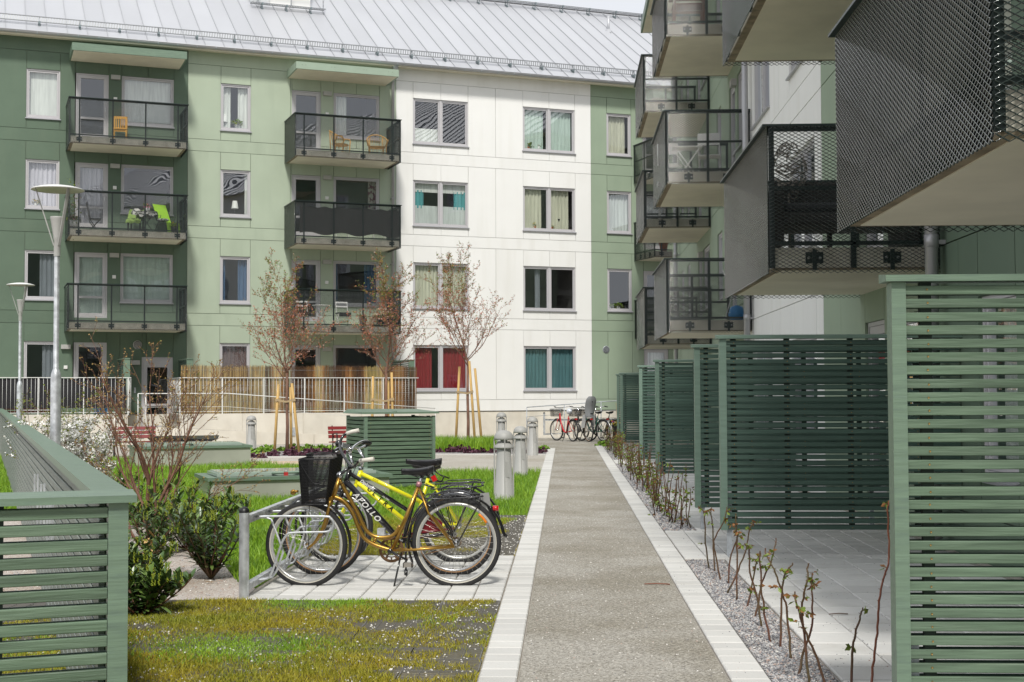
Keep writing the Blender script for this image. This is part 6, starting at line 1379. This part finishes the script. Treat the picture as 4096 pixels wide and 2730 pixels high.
# twigs
a, b = G(2578,2343), G(2680,2344); s = MB(); s.tube([(a.x,a.y,.012),((a.x+b.x)/2,a.y+.015,.014),(b.x,b.y,.012)], .0045, 6); o = s.build('twig', m_stemr); tag(o, 'thin reddish twig lying across the gravel path', 'twig')
a, b = G(3316,2473), G(3392,2472); s = MB(); s.tube([(a.x,a.y,.026),((a.x+b.x)/2,a.y+.01,.03),(b.x,b.y,.026)], .0035, 6); o = s.build('twig', m_stem); tag(o, 'short dark twig on the patio slabs', 'twig')
# ================================================================ THINGS ON THE BALCONIES
def FP(px, py, off):
    d = ray(px,py); n = Vector((math.sin(TH), -math.cos(TH), 0)); o = FO+n*off; t_ = (o-CAMP).dot(n)/d.dot(n); P = CAMP+d*t_-FO; return P.dot(Vector((math.cos(TH), math.sin(TH), 0))), P.z
ZSL = lambda k: 9.35-2.9*k+.225
def onb(name, label, cat, px, off, k, rz=0, group=None):
    u = FP(px, 560, off)[0]; p = FL(u, off, ZSL(k)); return thing(name, label, cat, p, TH+rz, group)
m_ywood = mat('yellow_wood', (.62,.33,.05), .5, var=.1, scale=6); m_rat = mat('rattan', (.58,.33,.09), .55, var=.2, scale=20); m_lime = mat('lime_fabric', (.33,.62,.03), .7); m_throw = mat('olive_throw', (.22,.33,.08), .9, var=.2, scale=10)
m_pat = mat('patterned_cloth', (.55,.55,.52), .8, col2=(.05,.05,.06), scale=14, fac=(.5,.56)); m_terr = mat('terracotta', (.42,.13,.05), .8); m_brownw = mat('brown_stained_wood', (.17,.055,.03), .55); m_wick = mat('wicker_dark', (.035,.032,.03), .7, var=.4, scale=60, bump=.6, bscale=90)
m_greyfab = mat('grey_mesh_fabric', (.075,.072,.068), .9); m_org = mat('orange_cloth', (.55,.13,.01), .8); m_blue = mat('blue_plastic', (.02,.25,.6), .4)
def wood_chair(t, m, W=.42, H=.92):
    s = MB()
    for x in (0,W-.04):
        s.box(x,x+.04,0,.04,0,.45); s.box(x,x+.04,.38,.42,0,H)
    s.box(-.01,W+.01,-.02,.42,.44,.47); s.box(0,W,.02,.03,.36,.42); s.build('seat_frame', m, t)
    s = MB(); s.box(0,W,.385,.415,H-.08,H-.0); s.box(0,W,.385,.415,.52,.56)
    for i in range(5): x = .06+i*(W-.14)/4; s.box(x,x+.03,.388,.41,.56,H-.08)
    s.build('backrest', m, t)
t = onb('wooden_chair', 'yellow wooden slat-back chair on the top left balcony', 'chair', 452, .75, 0, R(-8)); wood_chair(t, m_ywood)
def rattan(t):
    s = MB()
    s.tube(smooth_pts([(-.30,.1,.42),(-.34,.0,.62),(-.22,.30,.80),(0,.36,.86),(.22,.30,.80),(.34,.0,.62),(.30,.1,.42)],5), .02, 7)
    s.tube(smooth_pts([(-.30,-.2,.0),(-.30,-.22,.35),(-.36,-.2,.58),(-.34,.05,.62)],4), .02, 6); s.tube(smooth_pts([(.30,-.2,.0),(.30,-.22,.35),(.36,-.2,.58),(.34,.05,.62)],4), .02, 6)
    s.tube([(.28*math.cos(k*.5236),.26*math.sin(k*.5236),.36) for k in range(12)], .018, 6, closed=True); s.tube([(-.24,.26,0),(-.22,.3,.8)], .018, 6); s.tube([(.24,.26,0),(.22,.3,.8)], .018, 6)
    s.build('cane_frame', m_rat, t); s = MB()
    for k in range(13): a = -1.35+k*.225; s.tube([(.27*math.sin(a),.24*math.cos(a),.37),(.31*math.sin(a)*.95,.33*math.cos(a),.79-.10*abs(a))], .006, 4)
    for k in range(9): s.tube([(-.26,-.2+k*.055,.37),(.26,-.2+k*.055,.37)], .012, 4)
    for k in range(10): a = k*.628; s.tube([(.26*math.cos(a),.24*math.sin(a),.36),(.24*math.cos(a+.3),.22*math.sin(a+.3),.14)], .007, 4)
    s.build('weave', m_rat, t)
t = onb('rattan_armchair', 'left rattan armchair, turned towards its twin, on the top right balcony', 'armchair', 1362, .85, 0, R(55)); rattan(t)
t = onb('rattan_armchair', 'right rattan armchair facing the yard on the top right balcony', 'armchair', 1508, .8, 0, R(-10)); rattan(t)
# second balcony, left column
def potplant(label, px, off, k, hp, rp_, pm, fl, n=60, sz=.05, R_=.16, par=None, z0=0):
    t = onb('potted_flowers', label, 'potted plant', px, off, k); 
    if z0: t.location.z += z0
    s = MB(); s.lathe([(0,0),(rp_*.7,0),(rp_,hp),(rp_*.85,hp),(0,hp-.02)], 14); s.build('pot', pm, t); flowers(t, (0,0), R_, hp, n, fl, sz); return t
potplant('white pot with tall pink and white flowers on the third-floor left balcony', 297, 1.15, 1, .30, .15, m_whitep, [m_panr, m_blp, m_lfy, m_lfy], 90, .07, .17)
t = onb('climbing_flowers', 'tall leafy stems with pale pink blooms at the left end of the third-floor left balcony', 'plant', 290, 1.25, 1); P_ = np.random.randn(240,3)*[.10,.06,.35]+[0,0,.75]; V, F = leafcards(P_, .06, .7); mi_ = np.where(np.random.rand(240) < .18, 0, 1); raw('leaves', V, F, [m_blp, m_lfy], parent=t, mi=np.concatenate([mi_,mi_]))
t = onb('lounge_chair', 'lime green sling chair with a patterned cushion on the third-floor left balcony', 'chair', 668, .75, 1, R(28))
s = MB(); s.add([(-.25,.10,.42),(.25,.10,.42),(.25,.42,1.02),(-.25,.42,1.02),(-.25,-.35,.36),(.25,-.35,.36),(.25,-.42,.02),(-.25,-.42,.02)], [(0,1,2,3),(4,5,1,0),(7,6,5,4)]); s.build('sling', m_lime, t)
s = MB()
for x in (-.28,.28): s.tube([(x,-.42,0),(x,-.36,.38),(x,.12,.44),(x,.44,1.05)], .014, 6); s.tube([(x,.30,0),(x,-.1,.60),(x,.25,.62)], .012, 6)
s.build('frame', m_black, t)
t2 = onb('cushion', 'black and white patterned cushion on the lime green chair', 'cushion', 655, .85, 1); s = MB(); s.lathe([(0,-.05),(.14,-.04),(.2,0),(.14,.04),(0,.05)], 12, (0,0,.46)); s.build('cover', m_pat, t2)
t = onb('round_table', 'small table under a patterned cloth on the third-floor left balcony', 'table', 590, .8, 1)
s = MB(); V = []; n = 24
for i in range(n): a = i*2*math.pi/n; V.append((.33*math.cos(a),.28*math.sin(a),.72))
for i in range(n): a = i*2*math.pi/n; r_ = 1.05+.06*math.sin(i*2.1); V.append((.34*r_*math.cos(a),.29*r_*math.sin(a),.56-.07*math.sin(i*1.7)))
s.add(V, [tuple(range(n))]+[(i,(i+1)%n,(i+1)%n+n,i+n) for i in range(n)], 0, True); s.build('tablecloth', m_pat, t)
s = MB()
for sg in (-1,1): s.tube([(-.22*sg,-.15,0),(.22*sg,.12,.70)], .012, 6)
s.build('legs_frame', m_black, t)
t_ = potplant('small pot of pink flowers standing on the cloth-covered table', 592, .8, 1, .12, .08, m_whitep, [m_panr, m_lfy, m_lfy], 40, .05, .12, z0=.72)
t = onb('folding_chair', 'chair draped with an olive throw and a cushion on the third-floor left balcony', 'chair', 512, .8, 1, R(-20)); wood_chair(t, m_black); s = MB(); V = []
for i in range(9):
    for j in range(7): x = -.03+.48*i/8; u = j/6; V.append((x, .36-.5*u+.02*math.sin(i*2), .80-.33*min(1,u*2)+.02*math.sin(i*1.7+j)-(.16*(u-.8)*5 if u > .8 else 0)))
s.add(V, [(i*7+j, i*7+j+1, i*7+j+8, i*7+j+7) for i in range(8) for j in range(6)], 0, True); s.build('throw', m_throw, t); s = MB(); s.lathe([(0,-.05),(.12,-.04),(.18,0),(.12,.04),(0,.05)], 10, (.22,.26,.66), axis='y'); s.build('cushion', m_pat, t)
t = onb('deck_chair', 'dark folding chair seen from the side before the balcony door, third floor left', 'chair', 350, .9, 1); s = MB()
for y_ in (0,.4): s.tube([(0,y_,.95),(.12,y_,.35),(.35,y_,0)], .014, 6); s.tube([(.42,y_,.42),(.05,y_,0)], .014, 6)
s.box(.08,.44,.0,.4,.40,.43); s.add([(0,.02,.95),(0,.38,.95),(.1,.38,.48),(.1,.02,.48)], [(0,1,2,3)]); s.build('frame', m_black, t)
potplant('pot of yellow flowers by the lime green chair', 700, 1.2, 1, .22, .12, m_black, [m_pany, m_lfy, m_lfy], 60, .045, .15)
# third floor right: grey privacy cloth
t = onb('privacy_cloth', 'dark grey cloth tied inside the mesh of the third-floor right balcony', 'privacy cloth', 1200, 1.55, 1)
u0 = FP(1200,560,1.55)[0]; s = MB(); n = 90; W_ = FP(1598,560,1.55)[0]-u0
for i in range(n+1):
    x = W_*i/n; y = -.01-.012*math.sin(i*.35); z1_ = 1.02-.02*math.sin(i*.5); z0_ = .14+.05*math.sin(i*.21)
    for j in range(7): s.v.append((x, y+.006*math.sin(j+i*.3), z0_+(z1_-z0_)*j/6))
s.f = [(i*7+j, (i+1)*7+j, (i+1)*7+j+1, i*7+j+1) for i in range(n) for j in range(6)]; s.m = [0]*len(s.f); s.s = [True]*len(s.f); s.build('cloth', m_greyfab, t)
def bistro(t, m, cush=None, W=.40):
    s = MB()
    for x in (0,W): s.tube([(x,.36,.88),(x,.30,.45),(x,-.02,0)], .010, 5); s.tube([(x,.0,.45),(x,.40,0)], .010, 5)
    for z_, y_ in ((.86,.36),(.72,.34)): s.box(-.01,W+.01,y_-.006,y_+.006,z_-.03,z_+.02)
    s.tube([(0,.4,.02),(W,.4,.02)], .008, 5)
    for i in range(4): s.box(-.01,W+.01,.0+i*.085,.06+i*.085,.44,.455)
    s.build('frame', m, t)
    if cush: s = MB(); s.cbox(-.02,W+.02,-.02,.36,.456,.50,.015); s.box(-.01,W+.01,-.03,-.02,.36,.49); s.build('sheepskin', cush, t)
for px, k, lb, cu in ((1500,1,'pale folding chair behind the grey cloth, right one',None),(1350,1,'pale folding chair behind the grey cloth, left one',None),(1196,2,'white bistro chair with a black fleece at the left end of the second-floor right balcony',m_black),(1358,2,'white bistro chair with a black fleece right of the small white table',m_black)):
    bistro(onb('bistro_chair', lb, 'chair', px, .75, k, R(5) if k == 2 else 0), m_whitep, cu)
t = onb('bistro_table', 'white folding table with crossed legs between the two bistro chairs', 'table', 1285, .8, 2); s = MB(); s.lathe([(0,.70),(.30,.70),(.30,.72),(0,.72)], 24)
for sg in (-1,1): s.tube([(-.22*sg,-.12,0),(.22*sg,.12,.70)], .011, 6); s.tube([(-.22*sg,.12,0),(.22*sg,-.12,.70)], .011, 6)
s.build('table_frame', m_whitep, t)
potplant('grey pot with small plant beside the flower box, second-floor right balcony', 1452, 1.2, 2, .28, .13, mat('grey_pot',(.3,.32,.31),.7), [m_lfy,m_heug], 60, .05, .13)
t = onb('bench_cushions', 'pale cushions piled on a seat at the right end of the second-floor right balcony', 'cushions', 1530, .8, 2); s = MB()
for x_, y_, z_, r_ in ((-.1,.05,.42,.26),(.12,.0,.5,.22),(.0,.1,.62,.2)): s.lathe([(0,-.06),(r_*.8,-.05),(r_,0),(r_*.8,.05),(0,.06)], 12, (x_,y_,z_))
s.box(-.4,.4,-.2,.3,.05,.36); s.build('pile', mat('cushion_cream',(.6,.52,.36),.9), t)
t = onb('flower_box', 'box overflowing with yellow-green foliage hung on the second-floor right balcony', 'flower box', 1555, 1.45, 2); P_ = np.random.randn(600,3)*[.26,.07,.10]+[0,0,.34]; V, F = leafcards(P_, .05, .6); mi_ = np.random.randint(0,2,600); raw('foliage', V, F, [m_lfy, MATS['leaf_lime']], parent=t, mi=np.concatenate([mi_,mi_]), kind='stuff'); s = MB(); s.box(-.4,.4,-.07,.07,.08,.28); s.build('box', m_black, t)
# plants and lamps on window sills
def sill_thing(name, label, cat, u, z, fn):
    p = FL(u, -.24, z); t = thing(name, label, cat, p, TH); fn(t); return t
def tlamp(t): s = MB(); s.lathe([(.05,0),(.05,.02),(.008,.03),(.008,.26)], 10); s.build('base', m_chrome, t); s = MB(); s.lathe([(.12,.24),(.075,.50),(.0,.50)], 14); s.build('lamp_shade', m_whitefl, t)
sill_thing('table_lamp', 'white table lamp in the third-floor window between the balconies', 'lamp', -9.88, 7.52, tlamp); sill_thing('table_lamp', 'small white lamp at the left of the top window between the balconies', 'lamp', -10.25, 10.42, lambda t: tlamp(t))
def mkplant(pm, fl, n, R_, sz, hp=.12):
    def fn(t): s = MB(); s.lathe([(0,0),(.05,0),(.07,hp),(0,hp)], 10); s.build('pot', pm, t); flowers(t, (0,0), R_, hp, n, fl, sz)
    return fn
for u, z, lb, f_ in ((-9.85,10.42,'leafy plant in a white pot in the top window between the balconies',mkplant(m_whitep,[m_lfy,m_heug],60,.2,.07,.2)),(.75,10.38,'dark-leaved houseplant in the top window nearest the right of the white wall',mkplant(m_terr,[m_lau,m_lau2],30,.16,.08)),(1.15,10.38,'white orchid in the top right window of the white wall',mkplant(m_whitep,[m_whitefl],14,.08,.06,.16)),
                    (.98,7.48,'yellow-flowered pot at the left of the third-floor right window',mkplant(m_terr,[m_pany,m_lfy],30,.09,.05)),(1.65,7.48,'yellow-flowered pot beside the desk lamp in the third-floor right window',mkplant(m_terr,[m_pany,m_lfy],30,.09,.05)),
                    (3.98,4.62,'green houseplant left in the second-floor window at the right end',mkplant(m_whitep,[m_lfy,m_heug],50,.16,.07)),(4.35,4.62,'green houseplant middle of the second-floor window at the right end',mkplant(m_whitep,[m_lfy,m_heug],50,.16,.07)),(-16.2,7.52,'pale flowering plant in the third-floor window at the far left',mkplant(m_whitep,[m_pany,m_blp,m_lfy],36,.14,.05)),
                    (-9.55,4.62,'small wooden frame in the second-floor window between the balconies',lambda t: MB().box(-.06,.06,0,.02,0,.15).build('frame', m_ywood, t))): sill_thing('houseplant' if 'frame' not in lb else 'picture_frame', lb, 'houseplant' if 'frame' not in lb else 'picture frame', u, z, f_)
def dlamp(t): s = MB(); s.lathe([(.07,0),(.07,.02),(0,.02)],10,(.1,0,0)); s.tube([(.1,0,.02),(.2,0,.24),(.02,0,.42)], .012, 6); s.lathe([(.02,0),(.03,.05),(.07,.13)],10,(-.02,0,.30)); s.build('arm', m_black, t)
sill_thing('desk_lamp', 'black jointed desk lamp in the third-floor right window of the white wall', 'desk lamp', 1.95, 7.48, dlamp)
sill_thing('small_screen', 'small dark box on the sill of the second-floor left window in the white wall', 'box', -2.35, 4.60, lambda t: MB().box(-.11,.11,0,.05,0,.17).build('box', m_black, t))
# ---- side building
SB = lambda y, dx, k: (WX-dx, y, 8.46-2.9*k+.05+.225)
def white_fold(label, y, dx, k, rz): t = thing('folding_chair', label, 'chair', SB(y,dx,k), rz); bistro(t, m_whitep, None, .42); s = MB(); s.box(-.01,.43,.33,.36,.66,.90); s.box(-.01,.43,-.02,.36,.456,.47); s.build('panel', m_whitep, t); return t
white_fold('white folding chair nearer the building on the third-floor balcony over the path', 27.9, .45, 1, R(170)); white_fold('white folding chair near the railing on the third-floor balcony over the path', 28.9, 1.15, 1, R(160))
t = thing('folding_table', 'white folding table between the chairs on the third-floor balcony over the path', 'table', SB(28.2,1.1,1)); s = MB(); s.box(-.3,.3,-.25,.25,.70,.72)
for sg in (-1,1): s.tube([(-.25*sg,-.2,0),(.25*sg,-.2,.7)], .012, 6); s.tube([(-.25*sg,.2,0),(.25*sg,.2,.7)], .012, 6)
s.build('table_frame', m_whitep, t)
t = thing('wooden_armchair', 'reddish brown slatted garden chair on the fourth-floor balcony at the top', 'chair', SB(27.35,.85,0), R(180)); wood_chair(t, m_brownw, .6, .95); s = MB(); s.box(-.06,.02,-.05,.42,.62,.66); s.box(.58,.66,-.05,.42,.62,.66); 
for i in range(4): s.box(-.05,-.01,.0,.38,.12+i*.12,.18+i*.12)
s.build('armrest', m_brownw, t)
t = thing('orange_chair', 'director chair with orange cloth on the third-floor balcony farther along', 'chair', SB(34.6,.75,1), R(180)); wood_chair(t, m_whitep, .5, .9); s = MB(); s.box(-.02,.52,.36,.38,.5,.9); s.build('cloth', m_org, t)
t = thing('wicker_sofa', 'dark brown wicker sofa on the first balcony above the path', 'sofa', SB(14.75,.78,2), R(180)); s = MB(); W_ = 1.45
s.cbox(-.6,.62,-.05,.75,.28,.42,.03); s.cbox(-.6,.62,.0,.14,.42,.82,.03); s.cbox(-.74,-.6,.0,.75,.08,.64,.03); s.cbox(.62,.75,.0,.75,.08,.64,.03)
for x in (-.7,.68,0): s.box(x,x+.05,.0,.05,0,.28)
s.build('sofa_frame', m_wick, t); s = MB(); s.cbox(-.58,.60,.15,.73,.425,.52,.03); s.build('cushion', mat('cushion_dark',(.05,.05,.055),.9), t)
t = thing('wicker_ornament', 'grey woven teardrop ornament hanging on the first balcony above the path', 'ornament', SB(14.6,1.25,2)); s = MB(); random.seed(5)
for k in range(170):
    a = random.random()*6.28; v = random.random(); r_ = .19*math.sin(math.pi*(v*.85+.08))**.8; z_ = .62+.62*v; a2 = a+random.uniform(-.9,.9); v2 = min(1,max(0,v+random.uniform(-.16,.16))); r2 = .19*math.sin(math.pi*(v2*.85+.08))**.8
    s.tube([(r_*math.cos(a),r_*math.sin(a),z_),(r2*math.cos(a2),r2*math.sin(a2),.62+.62*v2)], .007, 4)
s.tube([(0,0,0),(0,0,.66)], .012, 6); s.lathe([(.16,0),(.16,.02),(0,.02)], 12); s.build('weave', mat('grey_cane',(.32,.29,.25),.7), t)
t = thing('drying_rack', 'white folded drying rack on the second balcony row over the path', 'drying rack', SB(27.0,.5,2), R(10)); s = MB()
for x in (0,.5): s.tube([(x,0,0),(x+.35,.1,1.0)], .012, 5); s.tube([(x+.35,0,0),(x,.1,1.0)], .012, 5)
for i in range(6): s.tube([(.04+.05*i,.0+.01*i,.15+.13*i),(.54+.05*i,.01*i,.15+.13*i)], .006, 4)
s.build('frame', m_whitep, t)
t = thing('blue_bag', 'bright blue plastic bag on the balcony over the far screens', 'bag', SB(27.1,.25,2)); s = MB(); s.lathe([(0,0),(.14,.02),(.17,.12),(.12,.26),(.03,.30),(0,.30)], 10); s.build('bag', m_blue, t)
t = thing('terracotta_pot', 'terracotta pot on the small balcony in the corner between the buildings', 'flower pot', FL(5.5,1.2,ZSL(1)), 0); s = MB(); s.lathe([(0,0),(.11,0),(.16,.30),(.18,.30),(.18,.34),(.13,.34),(0,.28)], 14); s.build('pot', m_terr, t)
# things on the left terrace
t = mainthing('wooden_bench', 'brown wooden seat behind the black cloth on the left terrace', 'bench', -17.6, 2.3); s = MB()
for i in range(3): s.box(0,1.8,.0,.03,.98+i*.10,1.05+i*.10)
s.build('slats_board', m_brownw, t)
t = mainthing('blue_crate', 'blue and white crate behind the terrace railing', 'crate', -14.55, 2.3); s = MB(); s.box(0,.4,0,.3,.93,1.25); s.build('crate', m_blue, t)
